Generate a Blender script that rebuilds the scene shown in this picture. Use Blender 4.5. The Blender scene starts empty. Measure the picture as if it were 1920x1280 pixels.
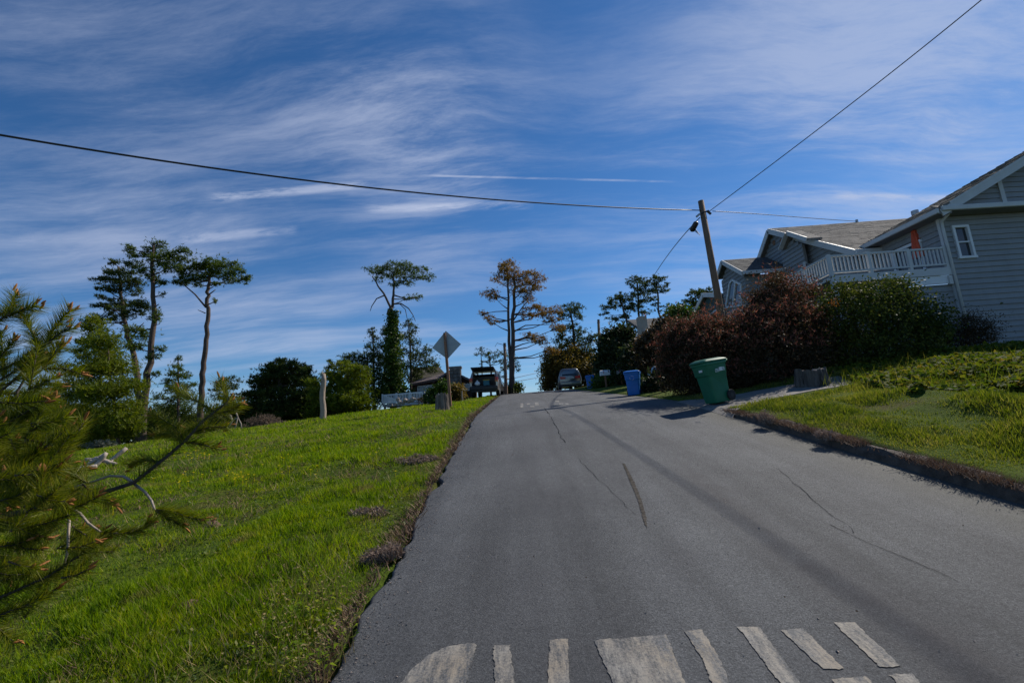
import bpy, bmesh, math, random
import numpy as np
from mathutils import Vector, Matrix
random.seed(7)
RNG = np.random.default_rng(11)
SC = bpy.context.scene
COL = SC.collection
rad = math.radians

# ------------------------------------------------------------------ camera
FPX = 1920 * 16 / 36
PITCH, ROLL, CAMH = rad(10), rad(4.2), 1.6
FW = np.array([0, math.cos(PITCH), math.sin(PITCH)])
_r0 = np.array([1.0, 0, 0]); _u0 = np.array([0, -math.sin(PITCH), math.cos(PITCH)])
CR = math.cos(ROLL) * _r0 - math.sin(ROLL) * _u0
CU = math.sin(ROLL) * _r0 + math.cos(ROLL) * _u0
CO = np.array([0, 0, CAMH])
cam = bpy.data.cameras.new('camera'); cam.lens = 16; cam.sensor_width = 36
cam.clip_start = .05; cam.clip_end = 9000
camo = bpy.data.objects.new('camera', cam); COL.objects.link(camo)
camo.matrix_world = Matrix(((CR[0], CU[0], -FW[0], CO[0]), (CR[1], CU[1], -FW[1], CO[1]), (CR[2], CU[2], -FW[2], CO[2]), (0, 0, 0, 1)))
SC.camera = camo

# ------------------------------------------------------------------ sky, sun, exposure
SUN_AZ, SUN_EL = 54, 40            # degrees: from +Y towards +X, above the horizon
SKY_STRENGTH, SUN_STRENGTH, EXPOSURE = .082, 4.4, .22
w = bpy.data.worlds.new('World'); SC.world = w; w.use_nodes = True
def sky_nodes():
    nt = w.node_tree; N = nt.nodes; L = nt.links; N.clear()
    out = N.new('ShaderNodeOutputWorld'); bg = N.new('ShaderNodeBackground'); bg.inputs['Strength'].default_value = SKY_STRENGTH
    L.new(bg.outputs[0], out.inputs[0])
    sk = N.new('ShaderNodeTexSky'); sk.sky_type = 'NISHITA'; sk.sun_disc = False
    sk.sun_elevation = rad(SUN_EL); sk.sun_rotation = rad(SUN_AZ); sk.altitude = 50; sk.air_density = 1.0; sk.dust_density = .1; sk.ozone_density = 2.0
    tc = N.new('ShaderNodeTexCoord')
    sep = N.new('ShaderNodeSeparateXYZ'); L.new(tc.outputs['Generated'], sep.inputs[0])
    def M(op, a, b=None, c=None, clamp=False):
        n = N.new('ShaderNodeMath'); n.operation = op; n.use_clamp = clamp
        for i, v in enumerate((a, b, c)):
            if v is None: continue
            if isinstance(v, (int, float)): n.inputs[i].default_value = v
            else: L.new(v, n.inputs[i])
        return n.outputs[0]
    def VM(op, a, b):
        n = N.new('ShaderNodeVectorMath'); n.operation = op
        for i, v in enumerate((a, b)):
            if isinstance(v, (tuple, list)): n.inputs[i].default_value = v
            else: L.new(v, n.inputs[i])
        return n
    # the cloud sheet: direction projected on a high plane
    zz = M('ADD', M('MAXIMUM', sep.outputs[2], 0), .12)
    px = M('DIVIDE', sep.outputs[0], zz); py = M('DIVIDE', sep.outputs[1], zz)
    cmb = N.new('ShaderNodeCombineXYZ'); L.new(px, cmb.inputs[0]); L.new(py, cmb.inputs[1])
    def noise(vec, scale, detail=6, rough=.6, dist=0.0, rot=0, sc=(1, 1, 1), loc=(0, 0, 0)):
        mp = N.new('ShaderNodeMapping'); mp.inputs['Rotation'].default_value = (0, 0, rad(rot)); mp.inputs['Scale'].default_value = sc; mp.inputs['Location'].default_value = loc
        L.new(vec, mp.inputs[0])
        n = N.new('ShaderNodeTexNoise'); n.inputs['Scale'].default_value = scale; n.inputs['Detail'].default_value = detail
        n.inputs['Roughness'].default_value = rough; n.inputs['Distortion'].default_value = dist
        L.new(mp.outputs[0], n.inputs['Vector']); return n
    def ramp(v, a, b):
        n = N.new('ShaderNodeMapRange'); n.interpolation_type = 'SMOOTHSTEP'
        n.inputs[1].default_value = a; n.inputs[2].default_value = b; L.new(v, n.inputs[0]); return n.outputs[0]
    warp = noise(cmb.outputs[0], .8, 3, .5)
    wv = VM('ADD', cmb.outputs[0], VM('SCALE', VM('SUBTRACT', warp.outputs['Color'], (.5, .5, .5)).outputs[0], (0, 0, 0)).outputs[0])
    wv.inputs[1].links[0].from_node.inputs['Scale'].default_value = .42
    V = wv.outputs[0]
    big = noise(V, .75, 4, .55, 0, 0, loc=(3.1, 1.7, 0)).outputs[0]
    strk = noise(V, 1.7, 9, .70, .0, 32, (.30, 1.5, 1), (1.3, .4, 0)).outputs[0]
    strk2 = noise(V, 1.4, 9, .70, .0, -38, (.30, 1.6, 1), (7.3, 2.4, 0)).outputs[0]
    fine = noise(V, 7, 6, .7, .2, 20, (.5, 1.5, 1)).outputs[0]
    # broad veils where the photograph has them: (direction, sharpness, weight)
    def veil(px_, py_, k, wgt):
        d = FW + (px_ - 960) / FPX * CR + (640 - py_) / FPX * CU; d = d / np.linalg.norm(d)
        n = VM('DOT_PRODUCT', VM('NORMALIZE', tc.outputs['Generated'], (0, 0, 0)).outputs[0], tuple(d))
        t = M('POWER', M('MAXIMUM', n.outputs['Value'], 0), k)
        return M('MULTIPLY', t, M('MULTIPLY', M('ADD', .25, M('MULTIPLY', ramp(strk2 if px_ > 1000 else strk, .34, .68), 1.25)), wgt))
    cover = None
    for v in ((1850, 90, 16, .30), (1640, 10, 40, .10), (800, 250, 60, .12), (820, 250, 40, .28), (680, 190, 90, .08), (300, 60, 70, .10), (560, 120, 40, .12), (60, 400, 30, .16), (480, 560, 30, .10), (1250, 330, 30, .12), (1500, 250, 30, .10), (100, 80, 50, .10), (700, -10, 60, -.1), (330, 20, 60, -.10), (1000, 30, 50, -.06), (100, 250, 60, -.08), (600, 470, 90, -.08)):
        t = veil(*v); cover = t if cover is None else M('ADD', cover, t)
    band = noise(V, 1.5, 6, .6, .2, 4, (.22, 1.5, 1), (4.4, 9.1, 0)).outputs[0]
    low = M('MULTIPLY', M('SUBTRACT', 1, ramp(sep.outputs[2], .12, .50)), M('MULTIPLY', ramp(band, .34, .70), .26))
    dens = M('ADD', M('MULTIPLY', strk, .50), M('ADD', M('MULTIPLY', strk2, .42), M('ADD', M('MULTIPLY', big, .56), M('MULTIPLY', fine, .14))))
    dens = M('ADD', dens, M('ADD', cover, low))
    c1 = ramp(dens, .76, 1.38)
    # a thin straight contrail and two shorter old ones
    def contrail(a, b, half, wgt):
        da, db = [FW + (p[0] - 960) / FPX * CR + (640 - p[1]) / FPX * CU for p in (a, b)]
        da /= np.linalg.norm(da); db /= np.linalg.norm(db)
        nrm = np.cross(da, db); nrm /= np.linalg.norm(nrm); mid = da + db; mid /= np.linalg.norm(mid)
        along = db - da; L_ = np.linalg.norm(along); along /= L_
        g = VM('NORMALIZE', tc.outputs['Generated'], (0, 0, 0)).outputs[0]
        off = M('ABSOLUTE', VM('DOT_PRODUCT', g, tuple(nrm)).outputs['Value'])
        al = M('ABSOLUTE', VM('DOT_PRODUCT', g, tuple(along)).outputs['Value'])
        front = M('GREATER_THAN', VM('DOT_PRODUCT', g, tuple(mid)).outputs['Value'], 0)
        s = M('SUBTRACT', 1, ramp(off, half * .2, half)); e = M('SUBTRACT', 1, ramp(al, L_ * .40, L_ * .52))
        return M('MULTIPLY', M('MULTIPLY', s, e), M('MULTIPLY', front, wgt))
    ct = M('MULTIPLY', contrail((790, 329), (1265, 341), .0032, .42), ramp(fine, .3, .62))
    ct = M('ADD', ct, M('MULTIPLY', contrail((385, 372), (700, 345), .012, .5), ramp(fine, .38, .62)))
    ct = M('ADD', ct, M('MULTIPLY', contrail((680, 392), (1000, 384), .012, .42), ramp(fine, .38, .62)))
    ct = M('ADD', ct, M('MULTIPLY', contrail((1560, 366), (1860, 376), .009, .35), ramp(fine, .35, .62)))
    ct = M('ADD', ct, M('MULTIPLY', contrail((330, 450), (560, 430), .012, .35), ramp(fine, .35, .62)))
    a = M('ADD', M('MULTIPLY', c1, .58), ct, clamp=True)
    hs = N.new('ShaderNodeHueSaturation'); hs.inputs['Saturation'].default_value = 1.1; hs.inputs['Value'].default_value = 1.0
    gain = N.new('ShaderNodeMixRGB'); gain.blend_type = 'MULTIPLY'; gain.inputs[0].default_value = 1; gain.inputs[2].default_value = (.60, .80, 1.03, 1); L.new(sk.outputs[0], gain.inputs[1]); L.new(gain.outputs[0], hs.inputs['Color'])
    mix = N.new('ShaderNodeMixRGB'); L.new(a, mix.inputs[0]); L.new(hs.outputs[0], mix.inputs[1]); mix.inputs[2].default_value = (5.4, 6.1, 8.0, 1)
    L.new(mix.outputs[0], bg.inputs[0])
sky_nodes()
sunl = bpy.data.lights.new('sun', 'SUN'); sunl.energy = SUN_STRENGTH; sunl.angle = rad(.5); sunl.color = (1, .93, .82)
suno = bpy.data.objects.new('sun', sunl); COL.objects.link(suno)
SUNV = Vector((math.cos(rad(SUN_EL)) * math.sin(rad(SUN_AZ)), math.cos(rad(SUN_EL)) * math.cos(rad(SUN_AZ)), math.sin(rad(SUN_EL))))
suno.rotation_euler = SUNV.to_track_quat('Z', 'Y').to_euler()
SC.view_settings.view_transform = 'Standard'; SC.view_settings.look = 'None'
SC.view_settings.exposure = EXPOSURE; SC.view_settings.gamma = 1; SC.view_settings.use_curve_mapping = False

# ------------------------------------------------------------------ sight lines: a picture point carried to a real plane
def ray(px, py): return FW + (px - 960) / FPX * CR + (640 - py) / FPX * CU
def PY(px, py, Y): d = ray(px, py); return CO + d * Y / d[1]
def PX(px, py, X): d = ray(px, py); return CO + d * X / d[0]
def m_per_px(Y): return Y / FPX

# ------------------------------------------------------------------ terrain
XL, XR = -1.04, 4.10
_ys = np.arange(-30, 6000, .1)
_sl = np.interp(_ys, [-30, 10, 13, 33, 41, 60, 380, 430, 6000], [.158, .158, .083, .083, -.06, -.09, -.09, 0, 0])
_zs = np.cumsum(_sl * .1); _zs -= np.interp(0, _ys, _zs)
def zr(y): return np.interp(y, _ys, _zs)
def vnoise(x, y, seed=0):
    x = np.asarray(x, float); y = np.asarray(y, float)
    xi = np.floor(x); yi = np.floor(y); fx = x - xi; fy = y - yi
    fx = fx * fx * (3 - 2 * fx); fy = fy * fy * (3 - 2 * fy)
    def h(a, b):
        n = np.sin(a * 127.1 + b * 311.7 + seed * 74.7) * 43758.5453
        return n - np.floor(n)
    return (h(xi, yi) * (1 - fx) + h(xi + 1, yi) * fx) * (1 - fy) + (h(xi, yi + 1) * (1 - fx) + h(xi + 1, yi + 1) * fx) * fy
def fnoise(x, y, seed=0, o=4):
    s = 0; a = 1; t = 0
    for i in range(o):
        s = s + a * vnoise(x * 2 ** i, y * 2 ** i, seed + i); t += a; a *= .5
    return s / t
def kerb_h(y): return np.interp(y, [-30, 7.2, 9.3, 9.8, 6000], [.13, .13, .08, .02, .02])
def H(x, y):
    x = np.asarray(x, float); y = np.asarray(y, float)
    base = zr(y)
    u = np.maximum(0, XL - x); yc = 26 - .35 * u
    e = np.maximum(0, y - yc); q = np.where(e < 30, e * e, 900 + (e - 30) * 60)
    left = base - .02 * u - np.where(u < 60, .0015 * u * u, 5.4 + (u - 60) * .18) - .004 * q * np.clip((u - 1) / 4, 0, 1)
    bump = ((fnoise(x * .9, y * .9, 3, 4) - .5) * .20 + (fnoise(x * 3.3, y * 3.3, 13, 3) - .5) * .06) * np.clip(u / .8, 0, 1) * np.clip(1 - (np.hypot(x, y) - 60) / 40, 0, 1)
    left = left + bump - .035 * np.clip(u / .25, 0, 1)
    v = np.maximum(0, x - XR)
    right = base + kerb_h(y) + .10 * np.minimum(v, 8) - .05 * np.maximum(0, v - 16)
    rb = (fnoise(x * 1.3, y * .5, 9, 4) - .5) * .34 * np.clip((v - .25) / .8, 0, 1) * np.clip((9.0 - y) / 1.5, .12, 1)
    right = right + rb + .10 * np.exp(-((v - 1.9) / .5) ** 2) * np.clip((8.4 - y) / 1.5, 0, 1)
    return np.maximum(np.where(x < (XL + XR) / 2, left, right), -34)
def Hs(x, y): return float(H(x, y))

# ------------------------------------------------------------------ object helpers
ORG = {}
def prop(o, label=None, cat=None, group=None, kind=None):
    if label: o['label'] = label
    if cat: o['category'] = cat
    if group: o['group'] = group
    if kind: o['kind'] = kind
    return o
def thing(name, label, cat, loc, group=None):
    o = bpy.data.objects.new(name, None); o.empty_display_size = .2; COL.objects.link(o)
    o.location = [float(c) for c in loc]; ORG[o.name] = np.array([float(c) for c in loc])
    return prop(o, label, cat, group)
def link(name, me, mat, parent, smooth):
    o = bpy.data.objects.new(name, me); COL.objects.link(o)
    if mat is not None: me.materials.append(mat)
    if smooth and len(me.polygons): me.polygons.foreach_set('use_smooth', np.ones(len(me.polygons), bool))
    if parent is not None: o.parent = parent; ORG[o.name] = ORG.get(parent.name, np.zeros(3))
    return o
class MB:
    def __init__(s): s.v = []; s.f = []
    def add(s, vs, fs):
        b = len(s.v); s.v += [tuple(float(c) for c in v) for v in vs]; s.f += [tuple(i + b for i in f) for f in fs]; return s
    def box(s, c, d, R=None):
        c = np.array(c, float); hx, hy, hz = [k / 2 for k in d]
        vs = [np.array((x, y, z)) for x in (-hx, hx) for y in (-hy, hy) for z in (-hz, hz)]
        if R is not None: vs = [np.array(R @ Vector(v)) for v in vs]
        return s.add([c + v for v in vs], [(0, 1, 3, 2), (4, 6, 7, 5), (0, 4, 5, 1), (2, 3, 7, 6), (0, 2, 6, 4), (1, 5, 7, 3)])
    def beam(s, a, b, wd, ht, up=(0, 0, 1)):
        a = Vector(a); b = Vector(b); d = (b - a).normalized(); up = Vector(up)
        sd = d.cross(up).normalized(); u = sd.cross(d).normalized()
        vs = [p + sd * x * wd / 2 + u * z * ht / 2 for p in (a, b) for x, z in ((-1, -1), (1, -1), (1, 1), (-1, 1))]
        return s.add(vs, [(3, 2, 1, 0), (4, 5, 6, 7), (0, 1, 5, 4), (1, 2, 6, 5), (2, 3, 7, 6), (3, 0, 4, 7)])
    def tube(s, pts, rs, n=8, cap=True):
        pts = [Vector([float(c) for c in p]) for p in pts]
        if isinstance(rs, (int, float)): rs = [rs] * len(pts)
        rings = []; ref = None
        for i, p in enumerate(pts):
            d = (pts[min(i + 1, len(pts) - 1)] - pts[max(i - 1, 0)])
            d = d.normalized() if d.length > 1e-9 else Vector((0, 0, 1))
            if ref is None: ref = Vector((1, 0, 0)) if abs(d.x) < .8 else Vector((0, 1, 0))
            a = d.cross(ref).normalized(); b = a.cross(d).normalized(); ref = b
            ref = b
            rings.append([p + (a * math.cos(t) + b * math.sin(t)) * rs[i] for t in [2 * math.pi * k / n for k in range(n)]])
            ref = b
        return s.loft(rings, cap)
    def loft(s, rings, cap=True):
        n = len(rings[0]); vs = [v for r in rings for v in r]; fs = []
        for i in range(len(rings) - 1):
            for k in range(n):
                k2 = (k + 1) % n
                fs.append((i * n + k, i * n + k2, (i + 1) * n + k2, (i + 1) * n + k))
        if cap:
            fs.append(tuple(reversed(range(n)))); fs.append(tuple((len(rings) - 1) * n + k for k in range(n)))
        return s.add(vs, fs)
    def prism(s, poly, off):
        poly = [np.array(p, float) for p in poly]; off = np.array(off, float); n = len(poly)
        vs = poly + [p + off for p in poly]
        fs = [tuple(range(n)), tuple(reversed(range(n, 2 * n)))] + [(i, n + i, n + (i + 1) % n, (i + 1) % n) for i in range(n)]
        return s.add(vs, fs)
    def lathe(s, c, prof, n=12, axis=None):
        c = Vector([float(k) for k in c]); R = axis if axis is not None else Matrix.Identity(3)
        rings = [[c + R @ Vector((r * math.cos(2 * math.pi * k / n), r * math.sin(2 * math.pi * k / n), z)) for k in range(n)] for r, z in prof]
        return s.loft(rings)
    def build(s, name, mat, parent=None, smooth=False, bevel=0, fixn=True):
        o_ = ORG.get(parent.name, np.zeros(3)) if parent is not None else np.zeros(3)
        me = bpy.data.meshes.new(name)
        me.from_pydata([(v[0] - o_[0], v[1] - o_[1], v[2] - o_[2]) for v in s.v], [], s.f)
        if fixn:
            bm = bmesh.new(); bm.from_mesh(me); bmesh.ops.recalc_face_normals(bm, faces=bm.faces); bm.to_mesh(me); bm.free()
        o = link(name, me, mat, parent, smooth)
        if bevel:
            m = o.modifiers.new('bevel', 'BEVEL'); m.width = bevel; m.segments = 2; m.limit_method = 'ANGLE'; m.angle_limit = rad(35)
        return o
def tri_obj(name, T, mat, parent=None, rnd=None, kind=None):
    """T: (n,3,3) world-space triangles -> one mesh with a per-face random value"""
    T = np.asarray(T, np.float32); n = len(T)
    if parent is not None: T = T - ORG.get(parent.name, np.zeros(3)).astype(np.float32)
    me = bpy.data.meshes.new(name); me.vertices.add(n * 3); me.loops.add(n * 3); me.polygons.add(n)
    me.vertices.foreach_set('co', T.reshape(-1)); me.loops.foreach_set('vertex_index', np.arange(n * 3, dtype=np.int32))
    me.polygons.foreach_set('loop_start', np.arange(0, n * 3, 3, dtype=np.int32))
    try: me.polygons.foreach_set('loop_total', np.full(n, 3, np.int32))
    except Exception: pass
    me.update(calc_edges=True)
    at = me.attributes.new('rnd', 'FLOAT', 'FACE'); at.data.foreach_set('value', (RNG.random(n) if rnd is None else rnd).astype(np.float32))
    o = link(name, me, mat, parent, False)
    if kind: o['kind'] = kind
    return o

# ------------------------------------------------------------------ materials
def new_mat(name):
    m = bpy.data.materials.new(name); m.use_nodes = True; nt = m.node_tree; nt.nodes.clear()
    out = nt.nodes.new('ShaderNodeOutputMaterial'); return m, nt, out
def tex_noise(nt, vec, scale, detail=5, rough=.6, sc=None, dist=0):
    if sc is not None:
        mp = nt.nodes.new('ShaderNodeMapping'); mp.inputs['Scale'].default_value = sc; nt.links.new(vec, mp.inputs[0]); vec = mp.outputs[0]
    n = nt.nodes.new('ShaderNodeTexNoise'); n.inputs['Scale'].default_value = scale; n.inputs['Detail'].default_value = detail
    n.inputs['Roughness'].default_value = rough; n.inputs['Distortion'].default_value = dist; nt.links.new(vec, n.inputs['Vector']); return n.outputs[0]
def rmp(nt, v, stops):
    r = nt.nodes.new('ShaderNodeValToRGB'); el = r.color_ramp.elements
    while len(el) < len(stops): el.new(.5)
    for e, (p, c) in zip(el, stops):
        e.position = p; e.color = (*c, 1) if len(c) == 3 else c
    nt.links.new(v, r.inputs[0]); return r.outputs[0]
def mixc(nt, f, a, b, mode='MIX'):
    n = nt.nodes.new('ShaderNodeMixRGB'); n.blend_type = mode
    for i, v in enumerate((f, a, b)):
        if isinstance(v, (int, float)): n.inputs[i].default_value = v
        elif isinstance(v, tuple): n.inputs[i].default_value = (*v, 1) if len(v) == 3 else v
        else: nt.links.new(v, n.inputs[i])
    return n.outputs[0]
def mth(nt, op, a, b=0.0, clamp=False):
    n = nt.nodes.new('ShaderNodeMath'); n.operation = op; n.use_clamp = clamp
    for i, v in enumerate((a, b)):
        if isinstance(v, (int, float)): n.inputs[i].default_value = v
        else: nt.links.new(v, n.inputs[i])
    return n.outputs[0]
def obj_co(nt):
    return nt.nodes.new('ShaderNodeTexCoord').outputs['Object']
def solid(name, col, rough=.6, var=.25, scale=6, sc=None, metal=0, bump=0, bscale=40, spec=.5, coat=0):
    """paint / wood / stone: a base colour broken up by grain"""
    m, nt, out = new_mat(name); b = nt.nodes.new('ShaderNodeBsdfPrincipled'); nt.links.new(b.outputs[0], out.inputs[0])
    co = obj_co(nt); n = tex_noise(nt, co, scale, 6, .65, sc)
    lo = tuple(c * (1 - var) for c in col); hi = tuple(min(1, c * (1 + var)) for c in col)
    nt.links.new(rmp(nt, n, [(.3, lo), (.7, hi)]), b.inputs['Base Color'])
    if 'siding' in name:
        oi = nt.nodes.new('ShaderNodeObjectInfo'); src = b.inputs['Base Color'].links[0].from_socket; st = tex_noise(nt, co, 1.1, 5, .7, (2.5, 2.5, .35))
        c2 = mixc(nt, 1.0, src, rmp(nt, oi.outputs['Random'], [(0, (.84, .85, .86)), (1, (1.0, 1.0, 1.0))]), 'MULTIPLY'); c2 = mixc(nt, .22, c2, rmp(nt, st, [(.35, (.62, .62, .60)), (.6, (1, 1, 1))]), 'MULTIPLY'); nt.links.new(c2, b.inputs['Base Color'])
    b.inputs['Roughness'].default_value = rough; b.inputs['Metallic'].default_value = metal; b.inputs['Specular IOR Level'].default_value = spec
    b.inputs['Coat Weight'].default_value = coat
    if bump:
        bp = nt.nodes.new('ShaderNodeBump'); bp.inputs['Strength'].default_value = bump; bp.inputs['Distance'].default_value = .02
        nt.links.new(tex_noise(nt, co, bscale, 5, .6, sc), bp.inputs['Height']); nt.links.new(bp.outputs[0], b.inputs['Normal'])
    return m
def leafmat(name, cols, trans=.35, rough=.55, nscale=1.2, gloss=.25, patch=None):
    """leaves: hue varies from leaf to leaf and in soft patches; light passes through"""
    m, nt, out = new_mat(name); co = obj_co(nt)
    at = nt.nodes.new('ShaderNodeAttribute'); at.attribute_name = 'rnd'
    k = len(cols); n = tex_noise(nt, co, nscale, 3, .6)
    f = mth(nt, 'ADD', mth(nt, 'MULTIPLY', at.outputs['Fac'], .6), mth(nt, 'MULTIPLY', mth(nt, 'SUBTRACT', n, .3), 1.0), True)
    c = rmp(nt, f, [((i + .5) / k, q) for i, q in enumerate(cols)])
    if patch is not None:
        c = mixc(nt, rmp(nt, tex_noise(nt, co, patch[1], 4, .65), [(patch[2], (0, 0, 0)), (patch[2] + .12, (1, 1, 1))]), c, patch[0])
    d = nt.nodes.new('ShaderNodeBsdfPrincipled'); nt.links.new(c, d.inputs['Base Color']); d.inputs['Roughness'].default_value = rough; d.inputs['Specular IOR Level'].default_value = gloss
    t = nt.nodes.new('ShaderNodeBsdfTranslucent')
    g = nt.nodes.new('ShaderNodeHueSaturation'); g.inputs['Saturation'].default_value = 1.1; g.inputs['Value'].default_value = 1.25; nt.links.new(c, g.inputs['Color']); nt.links.new(g.outputs[0], t.inputs[0])
    mx = nt.nodes.new('ShaderNodeMixShader'); mx.inputs[0].default_value = trans
    nt.links.new(d.outputs[0], mx.inputs[1]); nt.links.new(t.outputs[0], mx.inputs[2]); nt.links.new(mx.outputs[0], out.inputs[0]); return m
def asphalt_nodes(nt):
    co = nt.nodes.new('ShaderNodeNewGeometry').outputs['Position']
    grain = tex_noise(nt, co, 80, 5, .85)
    med = tex_noise(nt, co, 22, 4, .7); big = tex_noise(nt, co, .8, 4, .6); lane = tex_noise(nt, co, 1.6, 5, .62, (1.6, .10, 1))
    c = rmp(nt, grain, [(.30, (.028, .029, .030)), (.48, (.070, .073, .075)), (.62, (.125, .128, .130)), (.74, (.24, .24, .235))])
    c = mixc(nt, .55, c, rmp(nt, lane, [(.32, (.30, .30, .32)), (.7, (.72, .72, .74))]), 'OVERLAY')
    c = mixc(nt, .35, c, rmp(nt, med, [(.32, (.30, .30, .31)), (.68, (.68, .68, .68))]), 'OVERLAY')
    c = mixc(nt, .6, c, rmp(nt, big, [(.32, (.36, .36, .37)), (.68, (.64, .64, .63))]), 'OVERLAY')
    c = mixc(nt, mth(nt, 'MULTIPLY', rmp(nt, tex_noise(nt, co, 2.7, 6, .75), [(.60, (0, 0, 0)), (.70, (1, 1, 1))]), .30), c, (.045, .046, .048))
    sp = nt.nodes.new('ShaderNodeSeparateXYZ'); nt.links.new(co, sp.inputs[0]); X, Y = sp.outputs[0], sp.outputs[1]
    wob = mth(nt, 'MULTIPLY', mth(nt, 'SUBTRACT', tex_noise(nt, co, .9, 4, .6), .5), .55)
    def streak(x0, slope, wd, y0, y1, col, amt):
        d = mth(nt, 'ABSOLUTE', mth(nt, 'SUBTRACT', mth(nt, 'ADD', X, wob), mth(nt, 'ADD', x0, mth(nt, 'MULTIPLY', Y, slope))))
        s = mth(nt, 'SUBTRACT', 1, mth(nt, 'DIVIDE', d, wd), True)
        a = nt.nodes.new('ShaderNodeMapRange'); a.interpolation_type = 'SMOOTHSTEP'; nt.links.new(Y, a.inputs[0]); a.inputs[1].default_value = y0; a.inputs[2].default_value = y0 + .8
        b = nt.nodes.new('ShaderNodeMapRange'); b.interpolation_type = 'SMOOTHSTEP'; nt.links.new(Y, b.inputs[0]); b.inputs[1].default_value = y1 - 1.5; b.inputs[2].default_value = y1; b.inputs[3].default_value = 1; b.inputs[4].default_value = 0
        f = mth(nt, 'MULTIPLY', mth(nt, 'MULTIPLY', s, mth(nt, 'MULTIPLY', a.outputs[0], b.outputs[0])), mth(nt, 'MULTIPLY', tex_noise(nt, co, 5, 4, .7), amt * 1.7), True)
        return f, col
    for args in ((1.93, .0, .34, 1.0, 6.6, (.035, .031, .034), .55), (2.35, -.02, .16, 2.0, 5.0, (.035, .035, .037), .3),  # first streak: overhead cable's shadow put into the asphalt colour
                 (.02, .02, .5, 1.0, 14, (.05, .05, .055), .25)):
        f, col = streak(*args); c = mixc(nt, f, c, col)
    # sand and moss tint gathering by the kerb
    e = nt.nodes.new('ShaderNodeMapRange'); nt.links.new(mth(nt, 'ADD', X, mth(nt, 'MULTIPLY', wob, .9)), e.inputs[0]); e.inputs[1].default_value = 3.35; e.inputs[2].default_value = 4.0
    c = mixc(nt, mth(nt, 'MULTIPLY', e.outputs[0], .5), c, (.105, .10, .075))
    return co, grain, c
def asphalt():
    m, nt, out = new_mat('asphalt'); b = nt.nodes.new('ShaderNodeBsdfPrincipled'); nt.links.new(b.outputs[0], out.inputs[0])
    co, g, c = asphalt_nodes(nt); nt.links.new(c, b.inputs['Base Color']); b.inputs['Roughness'].default_value = .82; b.inputs['Specular IOR Level'].default_value = .3
    bp = nt.nodes.new('ShaderNodeBump'); bp.inputs['Strength'].default_value = .8; bp.inputs['Distance'].default_value = .01; nt.links.new(g, bp.inputs['Height']); nt.links.new(bp.outputs[0], b.inputs['Normal']); return m
def roadpaint():
    m, nt, out = new_mat('worn road paint'); b = nt.nodes.new('ShaderNodeBsdfPrincipled'); nt.links.new(b.outputs[0], out.inputs[0])
    co, g, c = asphalt_nodes(nt)
    wear = mth(nt, 'ADD', mth(nt, 'MULTIPLY', tex_noise(nt, co, 5, 6, .75, (3.2, .55, 1)), .85), mth(nt, 'MULTIPLY', tex_noise(nt, co, 70, 3, .75), .45))
    f = rmp(nt, wear, [(.56, (0, 0, 0)), (.76, (.92, .92, .92))])
    p = rmp(nt, tex_noise(nt, co, 2.2, 4, .6), [(.35, (.30, .25, .185)), (.65, (.30, .285, .255))])
    nt.links.new(mixc(nt, f, c, p), b.inputs['Base Color']); b.inputs['Roughness'].default_value = .75
    bp = nt.nodes.new('ShaderNodeBump'); bp.inputs['Strength'].default_value = .5; bp.inputs['Distance'].default_value = .008; nt.links.new(g, bp.inputs['Height']); nt.links.new(bp.outputs[0], b.inputs['Normal']); return m
def groundmat():
    m, nt, out = new_mat('turf and soil'); b = nt.nodes.new('ShaderNodeBsdfPrincipled'); nt.links.new(b.outputs[0], out.inputs[0])
    co = nt.nodes.new('ShaderNodeNewGeometry').outputs['Position']
    a = tex_noise(nt, co, 1.1, 6, .65); f = tex_noise(nt, co, 28, 5, .7)
    c = rmp(nt, a, [(.3, (.040, .070, .008)), (.5, (.075, .11, .012)), (.62, (.085, .085, .022)), (.74, (.095, .065, .038))])
    c = mixc(nt, .6, c, rmp(nt, f, [(.3, (.3, .3, .28)), (.7, (.7, .7, .66))]), 'OVERLAY')
    nt.links.new(c, b.inputs['Base Color']); b.inputs['Roughness'].default_value = 1; b.inputs['Specular IOR Level'].default_value = .1
    bp = nt.nodes.new('ShaderNodeBump'); bp.inputs['Strength'].default_value = .8; bp.inputs['Distance'].default_value = .05; nt.links.new(f, bp.inputs['Height']); nt.links.new(bp.outputs[0], b.inputs['Normal']); return m
def glassmat(name, col, rough=.06):
    m, nt, out = new_mat(name); b = nt.nodes.new('ShaderNodeBsdfPrincipled'); nt.links.new(b.outputs[0], out.inputs[0])
    nt.links.new(rmp(nt, tex_noise(nt, obj_co(nt), 1.5, 2), [(.3, tuple(c * .8 for c in col)), (.7, col)]), b.inputs['Base Color'])
    b.inputs['Roughness'].default_value = rough; b.inputs['Specular IOR Level'].default_value = .7; return m
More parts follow.
